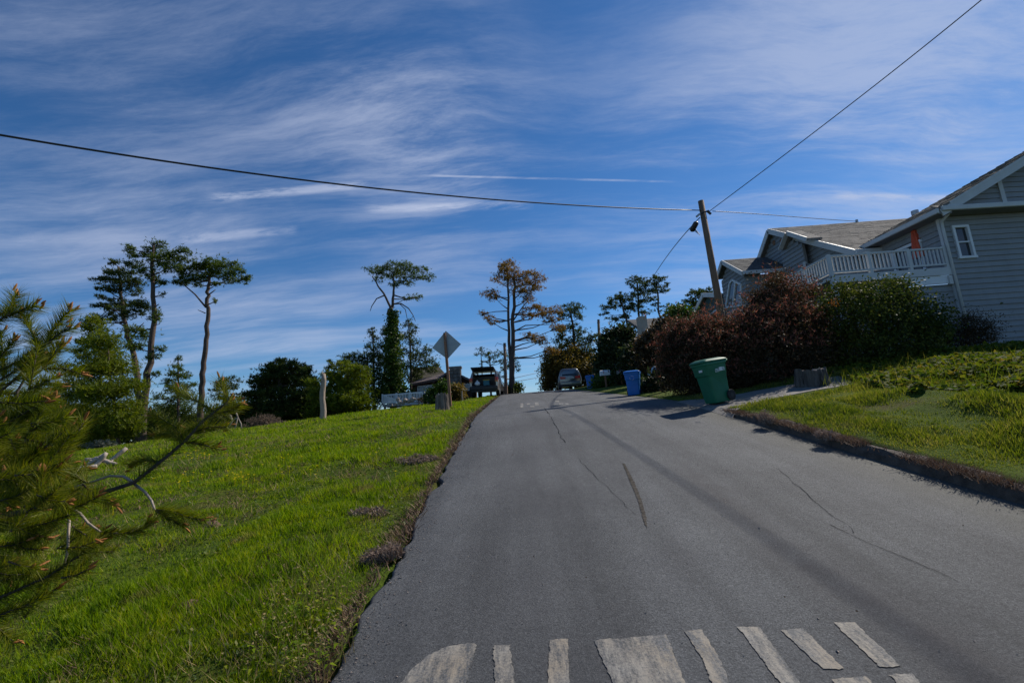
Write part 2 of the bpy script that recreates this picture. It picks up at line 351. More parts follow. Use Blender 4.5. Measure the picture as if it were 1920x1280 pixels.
MAT = dict(
    asphalt=asphalt(), paint=roadpaint(), ground=groundmat(),
    kerb=solid('old concrete kerb', (.085, .064, .050), .95, .55, 7, None, 0, .8, 30),
    concrete=solid('driveway concrete', (.17, .155, .14), .9, .25, 3, None, 0, .4, 60),
    crack=solid('tar in cracks', (.010, .010, .011), .98, .4, 20, spec=.02),
    siding=solid('blue grey siding paint', (.25, .262, .275), .65, .12, 2, (.4, 4, 4), 0, .15, 30),
    siding2=solid('grey green siding paint', (.225, .255, .255), .6, .10, 2, (4, .4, 4), 0, .15, 30),
    trim=solid('pale grey trim paint', (.46, .475, .48), .5, .08, 3),
    whitetrim=solid('white window trim', (.60, .63, .66), .45, .05, 4),
    shingle=solid('weathered roof shingles', (.165, .15, .135), .95, .35, 9, (1, 1, 1), 0, .6, 45),
    darkshingle=solid('dark roof shingles', (.075, .08, .085), .9, .35, 9, None, 0, .6, 45),
    soffit=solid('soffit board', (.16, .155, .15), .7, .12, 4),
    glass=glassmat('dark window glass', (.02, .022, .026)), skyglass=glassmat('window glass with painted sky reflection', (.10, .13, .17), .02),  # skyglass: pale blue of reflected sky put into the base colour
    pole=solid('creosoted pole wood', (.17, .105, .065), .85, .45, 5, (6, 6, .35), 0, .7, 10),
    cable=solid('black cable sheath', (.018, .018, .02), .5, .2, 8),
    steel=solid('galvanised steel', (.36, .38, .40), .45, .15, 5, None, .7),
    signback=solid('bare aluminium sign back', (.30, .335, .355), .5, .08, 6, None, .35),
    post=solid('red stained timber post', (.22, .11, .065), .8, .4, 4, (8, 8, .4), 0, .5, 12),
    snag=solid('silvery dead wood', (.30, .235, .185), .85, .4, 4, (5, 5, .4), 0, .8, 9),
    greystump=solid('grey split stump wood', (.16, .13, .11), .95, .65, 4, (6, 6, .4), 0, 1, 10),
    stump=solid('stump bark', (.085, .074, .066), .95, .7, 5, (4, 4, .5), 0, 1, 12),
    bark=solid('pine bark', (.085, .058, .045), .95, .45, 4, (4, 4, .5), 0, .9, 14),
    barkdark=solid('dark pine bark', (.07, .055, .048), .95, .4, 4, (4, 4, .5), 0, .8, 14),
    driftwood=solid('bleached wood', (.33, .27, .225), .85, .35, 4, (3, 3, .6), 0, .5, 10),
    dirt=solid('crumbly bare earth', (.15, .095, .065), 1, .45, 12, None, 0, 1, 40),
    rock=solid('pale field stone', (.26, .215, .185), .9, .45, 5, None, 0, .8, 20),
    greenbin=solid('dark green bin plastic', (.002, .12, .062), .55, .15, 4),
    bluebin=solid('blue bin plastic', (.006, .145, .50), .42, .15, 4),
    rubber=solid('black rubber', (.016, .016, .017), .8, .3, 12), sticker=solid('faded white sticker print', (.62, .66, .66), .6, .15, 30),
    redcloth=solid('faded red canvas', (.50, .075, .035), .85, .25, 5, (6, 6, .6)),
    vansilver_shaded=solid('silver car paint', (.15, .165, .18), .28, .05, 3, None, .6, 0, 40, .5, .8),  # silver darkened so the van looks to stand in tree shade
    suvpaint=solid('warm silver car paint', (.40, .37, .34), .3, .05, 3, None, .55, 0, 40, .5, .7),
    carblack=solid('black car trim', (.018, .018, .02), .5, .2, 6), carglass=glassmat('tinted car glass', (.012, .014, .018)),
    taillight=solid('red lamp lens', (.45, .012, .012), .2, .15, 6), amber=solid('amber lamp lens', (.55, .20, .06), .25, .15, 6),
    bag=solid('white plastic bag', (.8, .82, .86), .5, .08, 8), tarp=solid('pale blue tarpaulin', (.32, .42, .50), .6, .25, 4, None, 0, .4, 8),
    brown=solid('dark brown timber wall', (.075, .042, .032), .85, .4, 4, (4, 4, .5)), mossroof=solid('mossy roof', (.065, .055, .03), .95, .5, 3),
    stone=solid('chimney stone', (.15, .13, .115), .95, .5, 3, None, 0, .8, 15), beige=solid('beige stucco', (.40, .345, .28), .9, .12, 3, None, 0, .3, 40),
    teal=solid('dark teal siding', (.035, .085, .10), .7, .2, 4), purpleroof=solid('plum brown roofing', (.15, .115, .11), .85, .2, 5),
    pot=solid('terracotta', (.35, .15, .07), .8, .2, 6),
    # foliage
    grass=leafmat('meadow grass', [(.034, .080, .004), (.115, .20, .006), (.22, .31, .010), (.33, .33, .03)], .5, .6, 2.4, .15, ((.24, .175, .08), 1.6, .585)),
    lawn=leafmat('dewy lawn grass', [(.035, .058, .008), (.085, .120, .012), (.18, .20, .025), (.28, .25, .06)], .45, .4, .9, .45, ((.20, .19, .07), 1.2, .60)),
    litter=leafmat('rusty needle litter', [(.10, .060, .040), (.18, .11, .07), (.27, .19, .13)], .1, .8),
    dry=leafmat('dry weed stems', [(.19, .17, .075), (.27, .22, .10), (.32, .22, .085)], .2, .8),
    greyweed=leafmat('grey dead weed', [(.16, .115, .09), (.24, .175, .14), (.30, .23, .18)], .15, .9),
    yellow=leafmat('yellow petals', [(.75, .55, .02), (.85, .68, .03)], .3, .6),
    ivy=leafmat('ivy leaves', [(.035, .065, .012), (.07, .11, .015), (.13, .15, .02), (.20, .14, .035)], .4, .75, 1.5, .08),
    pine=leafmat('pine needles', [(.030, .060, .010), (.072, .115, .016), (.14, .165, .024)], .4, .6, .9),
    pinebright=leafmat('young pine needles', [(.050, .085, .006), (.11, .15, .010), (.20, .21, .02)], .45, .55),
    pinedark=leafmat('cypress sprays', [(.018, .040, .010), (.045, .072, .014), (.098, .115, .020)], .38, .65, .9),
    pineorange=leafmat('dying rusty needles', [(.10, .10, .028), (.18, .115, .028), (.27, .14, .03), (.18, .165, .055)], .42, .7, .6),
    ivyclimb=leafmat('climbing ivy', [(.025, .055, .010), (.05, .09, .012), (.09, .13, .02)], .3, .5),
    olive=leafmat('olive brown leaves', [(.06, .052, .014), (.13, .10, .022), (.22, .14, .03)], .4, .6, .7),
    shade=leafmat('shade-darkened shrub leaves', [(.014, .024, .008), (.028, .042, .012), (.055, .068, .018)], .3, .6),  # leaf colour kept dark to stand for shade over the verge
    heath=leafmat('heath leaves', [(.022, .018, .010), (.050, .036, .018), (.095, .060, .028)], .3, .7),
    redtip=leafmat('reddish flower sprays', [(.15, .055, .04), (.27, .095, .065), (.36, .16, .11)], .3, .7),
    laurel=leafmat('glossy shrub leaves', [(.016, .030, .009), (.034, .056, .012), (.070, .088, .016), (.13, .13, .03)], .3, .62, 1.5, .12),
    orange=leafmat('orange dead leaves', [(.22, .085, .02), (.30, .12, .03)], .3, .6),
    sage=leafmat('silvery brush', [(.12, .13, .11), (.19, .20, .16), (.25, .25, .2)], .2, .8),
    brownbush=leafmat('bare brown twigs', [(.10, .075, .055), (.17, .125, .09), (.24, .17, .13)], .15, .9),
    fgneedle=leafmat('long pine needles', [(.040, .066, .004), (.095, .128, .007), (.17, .185, .012), (.25, .22, .03)], .45, .5, 3),
    clover=leafmat('broad meadow weeds', [(.030, .060, .008), (.06, .10, .010), (.11, .14, .016), (.16, .15, .03)], .35, .6, 2),
    cone=leafmat('pollen cones', [(.28, .11, .03), (.38, .17, .05)], .1, .7),
)

# ------------------------------------------------------------------ ground, road, kerb, driveway
def GR(px, py, fn=None, tmax=70):
    """where a sight line meets the road (or another height function)"""
    d = ray(px, py); t = np.arange(.8, tmax, .01); P = CO[None] + d[None] * t[:, None]
    h = P[:, 2] - (zr(P[:, 1]) if fn is None else fn(P[:, 0], P[:, 1])); i = int(np.argmax(h < 0)); return P[i]
def axis(parts):
    out = []
    for a, b, st in parts: out += list(np.arange(a, b, st))
    return out
sl_ = axis([(.10, 8, .16), (8, 16, .35), (16, 45, 1.2), (45, 120, 8)]) + [150, 220, 350, 600, 1200, 2500, 5000]
sr_ = axis([(.12, 8, .16), (8, 20, .5), (20, 60, 4)]) + [80, 130, 220, 400, 800, 1800, 5000]
rows = axis([(-20, 0, 1.5), (0, 13, .16), (13, 34, .4), (34, 62, 1.2), (62, 130, 8), (130, 450, 30)]) + [600, 1000, 2000, 4000, 5900]
def ground():
    xs = [XL - s for s in reversed(sl_)]; nl = len(xs)
    xs += [XL + .06, XR + .03] + [XR + s for s in sr_]; xs = np.array(xs); ys = np.array(rows)
    X, Y = np.meshgrid(xs, ys); Z = H(X, Y)
    Z[:, nl] = zr(ys) - .12; Z[:, nl + 1] = zr(ys) - .12
    n, m = Z.shape; V = np.stack([X, Y, Z], -1).reshape(-1, 3)
    fs = [(i * m + j, i * m + j + 1, (i + 1) * m + j + 1, (i + 1) * m + j) for i in range(n - 1) for j in range(m - 1)]
    me = bpy.data.meshes.new('ground'); me.from_pydata(V.tolist(), [], fs)
    prop(link('ground', me, MAT['ground'], None, True), kind='structure')
ground()
def road():
    ys = np.array(axis([(-20, 0, 1), (0, 14, .07), (14, 40, .3), (40, 200, 4)])); m = MB(); xs = np.linspace(0, 1, 12)
    le = XL + (fnoise(ys * 3.1, ys * 0, 21, 4) - .5) * .22 * np.clip(1.3 - ys / 16, .3, 1) - .02
    V = []
    for y, l in zip(ys, le):
        z = float(zr(y)); row = [(l - .005, y, z - .09), (l, y, z - .012)] + [(l + .03 + (XR + .02 - l - .03) * t, y, z) for t in xs]; V += row
    k = len(xs) + 2
    m.add(V, [(i * k + j, i * k + j + 1, (i + 1) * k + j + 1, (i + 1) * k + j) for i in range(len(ys) - 1) for j in range(k - 1)])
    return prop(m.build('road', MAT['asphalt'], smooth=True, fixn=False), kind='structure')
ROAD = road()
def on_road(poly, name, mat, dz=.004):
    C_ = [GR(*p) for p in poly]; P = []
    for a, b in zip(C_, C_[1:] + C_[:1]):
        n = max(1, int(np.linalg.norm(b - a) / .012))
        for k in range(n):
            q = a + (b - a) * k / n; q = q + np.array([random.gauss(0, .0022) + (float(fnoise(q[1] * 30, q[0] * 30, 3, 3)) - .5) * .012, random.gauss(0, .0022) + (float(fnoise(q[0] * 30, q[1] * 30, 8, 3)) - .5) * .012, 0]); P.append((q[0], q[1], float(zr(q[1])) + dz))
    return MB().add(P, [tuple(range(len(P)))]).build(name, mat, ROAD)
for poly in ([(745, 1290), (775, 1252), (805, 1228), (840, 1213), (865, 1208), (888, 1207), (893, 1214), (886, 1240), (868, 1300)],
             [(925, 1210), (956, 1210), (972, 1320), (930, 1320)], [(1030, 1200), (1065, 1199), (1069, 1320), (1027, 1320)],
             [(1113, 1201), (1250, 1192), (1300, 1320), (1168, 1320)], [(1284, 1185), (1316, 1183), (1352, 1240), (1378, 1310), (1348, 1310), (1318, 1240)],
             [(1384, 1178), (1424, 1176), (1525, 1315), (1487, 1315)], [(1464, 1182), (1506, 1180), (1582, 1255), (1546, 1257)],
             [(1563, 1168), (1602, 1167), (1690, 1249), (1651, 1252)], [(1560, 1276), (1626, 1270), (1660, 1315), (1596, 1318)], [(1668, 1269), (1710, 1265), (1752, 1312), (1712, 1315)],
             [(976, 756), (981, 756), (981, 764), (976, 764)], [(988, 756), (994, 755.5), (994, 758), (988, 758.5)], [(994, 761), (1002, 761), (1002, 763), (994, 763)],
             [(1003, 754.5), (1009, 754), (1010, 760), (1004, 760)], [(1040, 751), (1048, 751), (1049, 753.5), (1041, 753.5)], [(1048, 756), (1056, 756), (1056, 758), (1048, 758)], [(1060, 756), (1066, 756), (1066, 758.5), (1060, 758.5)]):
    on_road(poly, 'painted_letter_stroke', MAT['paint'])
def crack(pts, wd, dz=.0045):
    P = [GR(*p) for p in pts]; Q = []
    for a, b in zip(P[:-1], P[1:]):
        n = max(2, int(np.linalg.norm(b - a) / .06))
        Q += [a + (b - a) * k / n for k in range(n)]
    Q.append(P[-1]); V = []; s = random.random() * 50
    for i, q in enumerate(Q):
        x = q[0] + (float(fnoise(i * .23, s, 5, 3)) - .5) * .10; y = q[1] + (float(fnoise(i * .23, s + 9, 5, 3)) - .5) * .10
        ww = wd * max(.05, 1.8 * float(fnoise(i * .35, s, 2, 3)) - .35)
        d = Q[min(i + 1, len(Q) - 1)] - Q[max(i - 1, 0)]; d = d / (np.linalg.norm(d) + 1e-9)
        for sg in (-1, 1): V.append((x - d[1] * sg * ww, y + d[0] * sg * ww, float(zr(y + d[0] * sg * ww)) + dz))
    MB().add(V, [(2 * i, 2 * i + 1, 2 * i + 3, 2 * i + 2) for i in range(len(Q) - 1)]).build('asphalt_crack', MAT['crack'], ROAD)
crack([(1085, 860), (1150, 925), (1190, 965)], .003); crack([(1560, 985), (1650, 1030), (1735, 1065), (1790, 1092)], .0035); pass
crack([(1020, 765), (1040, 795), (1060, 830)], .008); crack([(1440, 870), (1520, 930), (1600, 1000)], .003)
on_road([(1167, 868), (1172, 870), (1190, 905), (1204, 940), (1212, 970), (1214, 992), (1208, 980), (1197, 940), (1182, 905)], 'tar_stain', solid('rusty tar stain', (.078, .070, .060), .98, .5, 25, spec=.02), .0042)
def kerb():
    ys = np.array(axis([(-6, 10, .09)])); ys = ys[ys < 9.75]; m = MB(); V = []
    for y in ys:
        z = float(zr(y)); h = float(kerb_h(y)); a = (float(fnoise(y * 2.3, 3, 31, 4)) - .5); b = (float(fnoise(y * 3.7, 8, 33, 4)) - .5)
        V += [(XR - .02 + a * .06, y, z - .05), (XR + .015 + a * .07, y, z + h * .5 + b * .03), (XR + .05 + b * .07, y, z + h + b * .04 - .01), (XR + .14, y, z + h + a * .06 + .012), (XR + .25 + a * .1, y, z + h + b * .04), (XR + .30, y, z + h - .15)]
    m.add(V, [(i * 6 + j, i * 6 + j + 1, (i + 1) * 6 + j + 1, (i + 1) * 6 + j) for i in range(len(ys) - 1) for j in range(5)])
    prop(m.build('kerb', MAT['kerb'], fixn=False), kind='structure')
kerb()
def driveway():
    m = MB(); V = []; xs = np.arange(XR - .1, 10.2, .2)
    for x in xs:
        c = 10.15 + .06 * (x - XR); hw = .62 + .75 * math.exp(-(x - XR) / .7)
        for s in (-1, -.5, 0, .5, 1): V.append((x, c + s * hw, (max(Hs(x, c + s * hw), float(zr(c + s * hw))) + .012) if x > XR + .05 else float(zr(c + s * hw)) + (.004 if x < XR else .012)))
    m.add(V, [(i * 5 + j, (i + 1) * 5 + j, (i + 1) * 5 + j + 1, i * 5 + j + 1) for i in range(len(xs) - 1) for j in range(4)])
    prop(m.build('driveway', MAT['concrete'], fixn=False), kind='structure')
driveway()

# ------------------------------------------------------------------ grass and other ground cover
def blades(x, y, h, wd, lean, z=None):
    n = len(x); z = H(x, y) if z is None else z
    a = RNG.random(n) * 2 * math.pi; b = RNG.random(n) * 2 * math.pi; l = h * lean * (.4 + RNG.random(n))
    bx, by = np.cos(a) * wd / 2, np.sin(a) * wd / 2
    T = np.empty((n, 3, 3)); T[:, 0] = np.stack([x - bx, y - by, z - .02], 1); T[:, 1] = np.stack([x + bx, y + by, z - .02], 1)
    T[:, 2] = np.stack([x + np.cos(b) * l, y + np.sin(b) * l, z + h], 1); return T
def polar(n, r0, r1, a0, a1):
    r = r0 * (r1 / r0) ** RNG.random(n); a = np.radians(a0 + (a1 - a0) * RNG.random(n)); return r * np.sin(a), r * np.cos(a), r
def meadow():
    x, y, r = polar(820000, 1.2, 48, -63, 2)
    edge = XL - .04 - .16 * fnoise(y * 2.2, y * 0 + 4, 41, 3)
    bare = fnoise(x * .8, y * .8, 51, 4); ok = (x < edge) & ~((bare > .625) & (RNG.random(len(x)) < .7)); x, y, r, bare = x[ok], y[ok], r[ok], bare[ok]
    c = fnoise(x * 1.6, y * 1.6, 61, 4); c2 = fnoise(x * .45, y * .45, 71, 3)
    c3 = fnoise(x * 4.2, y * 4.2, 67, 3); h = (.010 + .12 * np.clip(c - .30, 0, 1) + .045 * np.clip(c2 - .4, 0, 1)) * (.45 + 1.1 * c3) * (1 + r * .014) * (.5 + RNG.random(len(x)))
    h *= np.clip((XL - x) / .5, .35, 1)
    tri_obj('meadow_grass', blades(x, y, h, .0024 + .0014 * r, .8), MAT['grass'], kind='stuff')
    # straw-coloured blades among the green
    x, y, r = polar(26000, 1.3, 30, -62, 2); ok = (x < XL - .06) & (fnoise(x * .9, y * .9, 81, 3) > .5); x, y, r = x[ok], y[ok], r[ok]
    tri_obj('dry_grass', blades(x, y, (.05 + .07 * RNG.random(len(x))) * (1 + r * .01), .002 + .0012 * r, 1.0), MAT['dry'], kind='stuff')
def lawn():
    x, y, r = polar(330000, 3.6, 16, 14, 66); v = x - XR
    ok = (v > .07 + .16 * fnoise(y * 3, y * 0, 91, 3)) & ~((y > 9.35 - .05 * v) & (y < 11.0 + .06 * v) & (x < 10)) & ~((fnoise(x * 1.3, y * .9, 95, 4) > .70) & (RNG.random(len(x)) < .6)) & (y < 12.2)
    x, y, r = x[ok], y[ok], r[ok]; c = fnoise(x * 1.5, y * 1.2, 97, 4)
    h = (.012 + .19 * np.clip(c - .30, 0, 1)) * (.5 + RNG.random(len(x))) * np.clip((x - XR - .1) / .5, .4, 1)
    tri_obj('lawn_grass', blades(x, y, h, .003 + .0015 * r, .7), MAT['lawn'], kind='stuff')
def litter():
    n = 11000; y = 1.5 * (30 / 1.5) ** RNG.random(n); e = np.abs(RNG.normal(0, 1, n)) * (.03 + .20 * np.clip(fnoise(y * 1.1, y * 0, 15, 3) - .3, 0, 1)); x = XL - .10 + e * np.where(RNG.random(n) < .7, -.8, .9)
    x = np.where(x > XL + .02, XL + .02 - (x - XL - .02), x)
    ok = fnoise(y * 1.1, y * 0 + 2, 17, 3) + RNG.random(n) * .3 > .50; x, y = x[ok], y[ok]
    tri_obj('needle_litter', blades(x, y, .012 + .05 * RNG.random(len(x)), .004 + .0016 * y, 1.6, np.maximum(H(x, y), np.where(x > XL - .1, zr(y), -99))), MAT['litter'], kind='stuff')
    n = 15000; y = 3.4 * (9.6 / 3.4) ** RNG.random(n); x = XR + .10 + RNG.normal(0, .07, n)
    ok = fnoise(y * 1.7, y * 0 + 2, 19, 3) + RNG.random(n) * .3 > .56; x, y = x[ok], y[ok]
    tri_obj('kerb_litter', blades(x, y, .015 + .04 * RNG.random(len(x)), .005 + .001 * y, 1.5, zr(y) + kerb_h(y)), MAT['litter'], kind='stuff')
def ivy():
    x, y, r = polar(60000, 6, 17, 32, 66)
    lim = 6.5 - .14 * (x - 6.5) + 2.6 * (fnoise(x * .8, y * .8, 111, 3) - .5)
    ok = (y > lim) & (x > 5.9 + .6 * fnoise(y, x, 5, 2) + .35 * np.maximum(0, y - 7)) & (y < 14.8); x, y, r = x[ok], y[ok], r[ok]; n = len(x)
    z = H(x, y) + .02 + .30 * np.clip(fnoise(x * 1.2, y * 1.2, 113, 3) - .2, 0, 1) * RNG.random(n) ** .7
    s = .028 + .030 * RNG.random(n); a = RNG.random(n) * 6.283; ti = RNG.normal(0, .5, n); tj = RNG.normal(0, .5, n)
    ux = np.stack([np.cos(a), np.sin(a), ti], 1) * s[:, None]; vx = np.stack([-np.sin(a), np.cos(a), tj], 1) * s[:, None] * .8
    P = np.stack([x, y, z], 1); A, B, C_, D = P - ux, P - vx, P + ux, P + vx
    T = np.empty((2 * n, 3, 3)); T[0::2] = np.stack([A, B, C_], 1); T[1::2] = np.stack([A, C_, D], 1)
    tri_obj('ivy_ground_cover', T, MAT['ivy'], rnd=np.repeat(RNG.random(n), 2), kind='stuff')
    x, y, r = polar(9000, 6, 14, 32, 64); ok = (y > 6.6) & (x > 6.6); x, y = x[ok], y[ok]
    tri_obj('tall_weeds', blades(x, y, .10 + .28 * RNG.random(len(x)) ** 2, .012, .5), MAT['lawn'], kind='stuff')
def flowers():
    pts = []
    for cx, cy, n, sx, sy in ((395, 855, 16, 45, 22), (350, 900, 8, 50, 20), (440, 905, 14, 45, 14), (215, 965, 3, 8, 6), (330, 850, 8, 30, 15), (480, 870, 10, 60, 30), (560, 890, 6, 60, 30), (720, 870, 4, 40, 20)):
        for _ in range(n): pts.append(GR(cx + random.gauss(0, sx * .6), cy + random.gauss(0, sy * .6), H))
    T = []
    for p in pts:
        s = .011 + .0012 * p[1]; z = p[2] + .10
        for k in range(5):
            a = k * 1.257; b = a + .9; T.append([(p[0], p[1], z), (p[0] + s * math.cos(a), p[1] + s * math.sin(a), z + s * .5), (p[0] + s * math.cos(b), p[1] + s * math.sin(b), z + s * .5)])
        T.append([(p[0] - .003, p[1], z - .1), (p[0] + .003, p[1], z - .1), (p[0], p[1], z)])
    tri_obj('yellow_flowers', np.array(T), MAT['yellow'], kind='stuff')
def weeds():
    """pale seeding weeds by the road edge at the near left"""
    T = []; TS = []
    spots = [(500, 1205), (560, 1240), (590, 1180), (630, 1150), (600, 1260), (530, 1275), (640, 1230), (480, 1265), (570, 1150), (620, 1200), (545, 1195), (585, 1285), (515, 1150), (555, 1120), (640, 1120)]
    for sx, sy in spots:
        p = GR(sx, sy, H)
        for k in range(9):
            q = p + np.array([random.gauss(0, .06), random.gauss(0, .06), 0]); q[2] = Hs(q[0], q[1]); h = .08 + .15 * random.random(); d = np.array([random.gauss(0, .05), random.gauss(0, .05), h]); s = .0022
            for e in ((s, 0, 0), (0, s, 0)):
                e = np.array(e); T += [[q - e, q + e, q + d]]
            c = q + d
            for j in range(4):
                o = np.array([random.gauss(0, 1), random.gauss(0, 1), abs(random.gauss(0, 1))]); o = o / np.linalg.norm(o) * .012; o2 = np.cross(o, [0, 0, 1]) * .6
                T.append([c, c + o + o2, c + o - o2])
            for j in range(5):
                c2 = q + d * random.uniform(.2, .8); o = np.array([random.gauss(0, 1), random.gauss(0, 1), .6]) * .018; o2 = np.cross(o, [0, 0, 1]) * .25
                TS.append([c2, c2 + o + o2, c2 + o - o2])
    tri_obj('seeding_weeds', np.array(T), MAT['dry'], kind='stuff'); tri_obj('weed_leaves', np.array(TS), MAT['grass'], kind='stuff')
def broad_weeds():
    x, y, r = polar(52000, 1.3, 16, -60, 2); ok = (x < XL - .05) & (fnoise(x * 1.4, y * 1.4, 121, 3) + .25 * RNG.random(len(x)) > .56); x, y, r = x[ok], y[ok], r[ok]; n = len(x)
    P = np.stack([x, y, H(x, y) + .006 + .03 * RNG.random(n)], 1); s = ((.004 + .007 * RNG.random(n)) * (1 + r * .11))[:, None]; a = RNG.random(n) * 6.283
    u = np.stack([np.cos(a), np.sin(a), RNG.normal(0, .5, n)], 1) * s; v = np.stack([-np.sin(a), np.cos(a), RNG.normal(0, .5, n)], 1) * s * .7; T = np.empty((2 * n, 3, 3)); T[0::2] = np.stack([P - u, P - v, P + u], 1); T[1::2] = np.stack([P - u, P + u, P + v], 1)
    tri_obj('broad_weeds', T, MAT['clover'], rnd=np.repeat(RNG.random(n), 2), kind='stuff')
    x, y, r = polar(110000, 1.3, 30, -60, 2); ok = (x < XL - .03) & (fnoise(x * 1.9, y * 1.9, 131, 4) > .60); x, y, r = x[ok], y[ok], r[ok]
    tri_obj('withered_grass', blades(x, y, (.015 + .035 * RNG.random(len(x))) * (1 + r * .02), .003 + .0015 * r, 1.6), MAT['litter'], kind='stuff')
def gravel():
    n = 2600; y = 1.6 * (16 / 1.6) ** RNG.random(n); left = RNG.random(n) < .6; x = np.where(left, XL + .03 + np.abs(RNG.normal(0, .10, n)), XR - .04 - np.abs(RNG.normal(0, .13, n))); k = RNG.random(n) < .12; x = np.where(k, XL + (XR - XL) * RNG.random(n), x)
    s = (.0025 + .006 * RNG.random(n) ** 2)[:, None]; P = np.stack([x, y, zr(y) + .002], 1); o = [RNG.normal(0, .25, (n, 3)) for _ in range(4)]
    A = P + s * (np.array([1, 0, 0]) + o[0]); B = P + s * (np.array([-.6, .8, 0]) + o[1]); C_ = P + s * (np.array([-.6, -.8, 0]) + o[2]); D = P + s * (np.array([0, 0, .9]) + o[3] * .5)
    tri_obj('gravel', np.concatenate([np.stack(q, 1) for q in ((A, B, D), (B, C_, D), (C_, A, D))]), MAT['rock'], kind='stuff')
    n = 70; y = 2 + 9 * RNG.random(n); x = XL + (XR - XL) * RNG.random(n); tri_obj('fallen_leaves', leaves(np.stack([x, y, zr(y) + .006], 1), .016, .010, 1, .0), MAT['litter'], kind='stuff')
broad_weeds()
meadow(); lawn(); litter(); ivy(); flowers(); weeds()
def twig_clump(name, label, cat, p, rx, ry, h, n, mat, group=None):
    p = np.array(p, float); p[2] = min(Hs(p[0], p[1]), p[2] + .5) if p is not None else 0
    t = thing(name, label, cat, p, group)
    a = RNG.random(n) * 6.283; r = np.sqrt(RNG.random(n)); x = p[0] + np.cos(a) * r * rx; y = p[1] + np.sin(a) * r * ry
    z = np.maximum(H(x, y), np.where((x > XL - .1) & (x < XR + .05), zr(y), -99)); hh = h * (.3 + .7 * np.sqrt(np.clip(1 - r * r, 0, 1))) * (.4 + .6 * RNG.random(n))
    T = blades(x, y, hh, .004 + .0012 * p[1], .9, z); k = n * 2
    i = RNG.integers(0, n, k); c = np.stack([x[i], y[i], z[i] + hh[i] * RNG.random(k)], 1); o = RNG.normal(0, 1, (k, 3)); o /= np.linalg.norm(o, axis=1)[:, None]; o *= (.02 + .02 * RNG.random(k))[:, None] * (1 + .08 * p[1]); q = np.cross(o, RNG.normal(0, 1, (k, 3))); q = q / np.linalg.norm(q, axis=1)[:, None] * (.002 + .0009 * p[1])
    tri_obj('twigs', np.concatenate([T, np.stack([c - q, c + q, c + o], 1)]), mat, t)
    return t
twig_clump('dead_weed_clump', 'grey brown dead weed clump spilling over the left road edge', 'dry weed', GR(715, 1048, H), .17, .10, .11, 700, MAT['greyweed'])
twig_clump('dead_weed_clump', 'small straggly dead weed at the foot of the right kerb, nearest the camera', 'dry weed', GR(1553, 838), .12, .14, .13, 170, MAT['greyweed'])
twig_clump('dead_weed_clump', 'dry weed sprouting by the kerb in front of the tree stump', 'dry weed', GR(1440, 803), .10, .16, .22, 170, MAT['greyweed'])
twig_clump('dead_weed_clump', 'low brown dead weeds beside a bare strip in the middle of the meadow edge', 'dry weed', GR(780, 862, H), .35, .18, .09, 500, MAT['greyweed'])
twig_clump('dead_weed_clump', 'pair of brownish dead tufts just below the bare strip of the meadow', 'dry weed', GR(690, 965, H), .22, .12, .09, 350, MAT['greyweed'])
def mound(px, py, r, h, label):
    p = GR(px, py, H); t = MB(); n, k = 14, 5; V = []
    for i in range(k + 1):
        for j in range(n):
            a = j * 6.283 / n; q = (i / k); rr = r * q * (1 + .35 * (random.random() - .5)); x = p[0] + rr * math.cos(a) * 1.3; y = p[1] + rr * math.sin(a) * .8
            V.append((x, y, Hs(x, y) - .02 + h * (1 - q * q) * (.7 + .6 * random.random())))
    t.add(V, [(i * n + j, i * n + (j + 1) % n, (i + 1) * n + (j + 1) % n, (i + 1) * n + j) for i in range(k) for j in range(n)])
    prop(t.build('dirt_mound', MAT['dirt'], smooth=True), label, 'dirt mound', 'bare earth mounds in the meadow')
mound(352, 1138, .10, .05, 'reddish earth mound in the grass at the near left, left of the pair')
mound(405, 1142, .08, .04, 'reddish earth mound in the grass at the near left, right of the pair')
mound(400, 985, .10, .06, 'dark crumbly earth mound below the hanging pine branch tips')
mound(745, 860, .26, .035, 'flat strip of bare earth by the upper road edge')

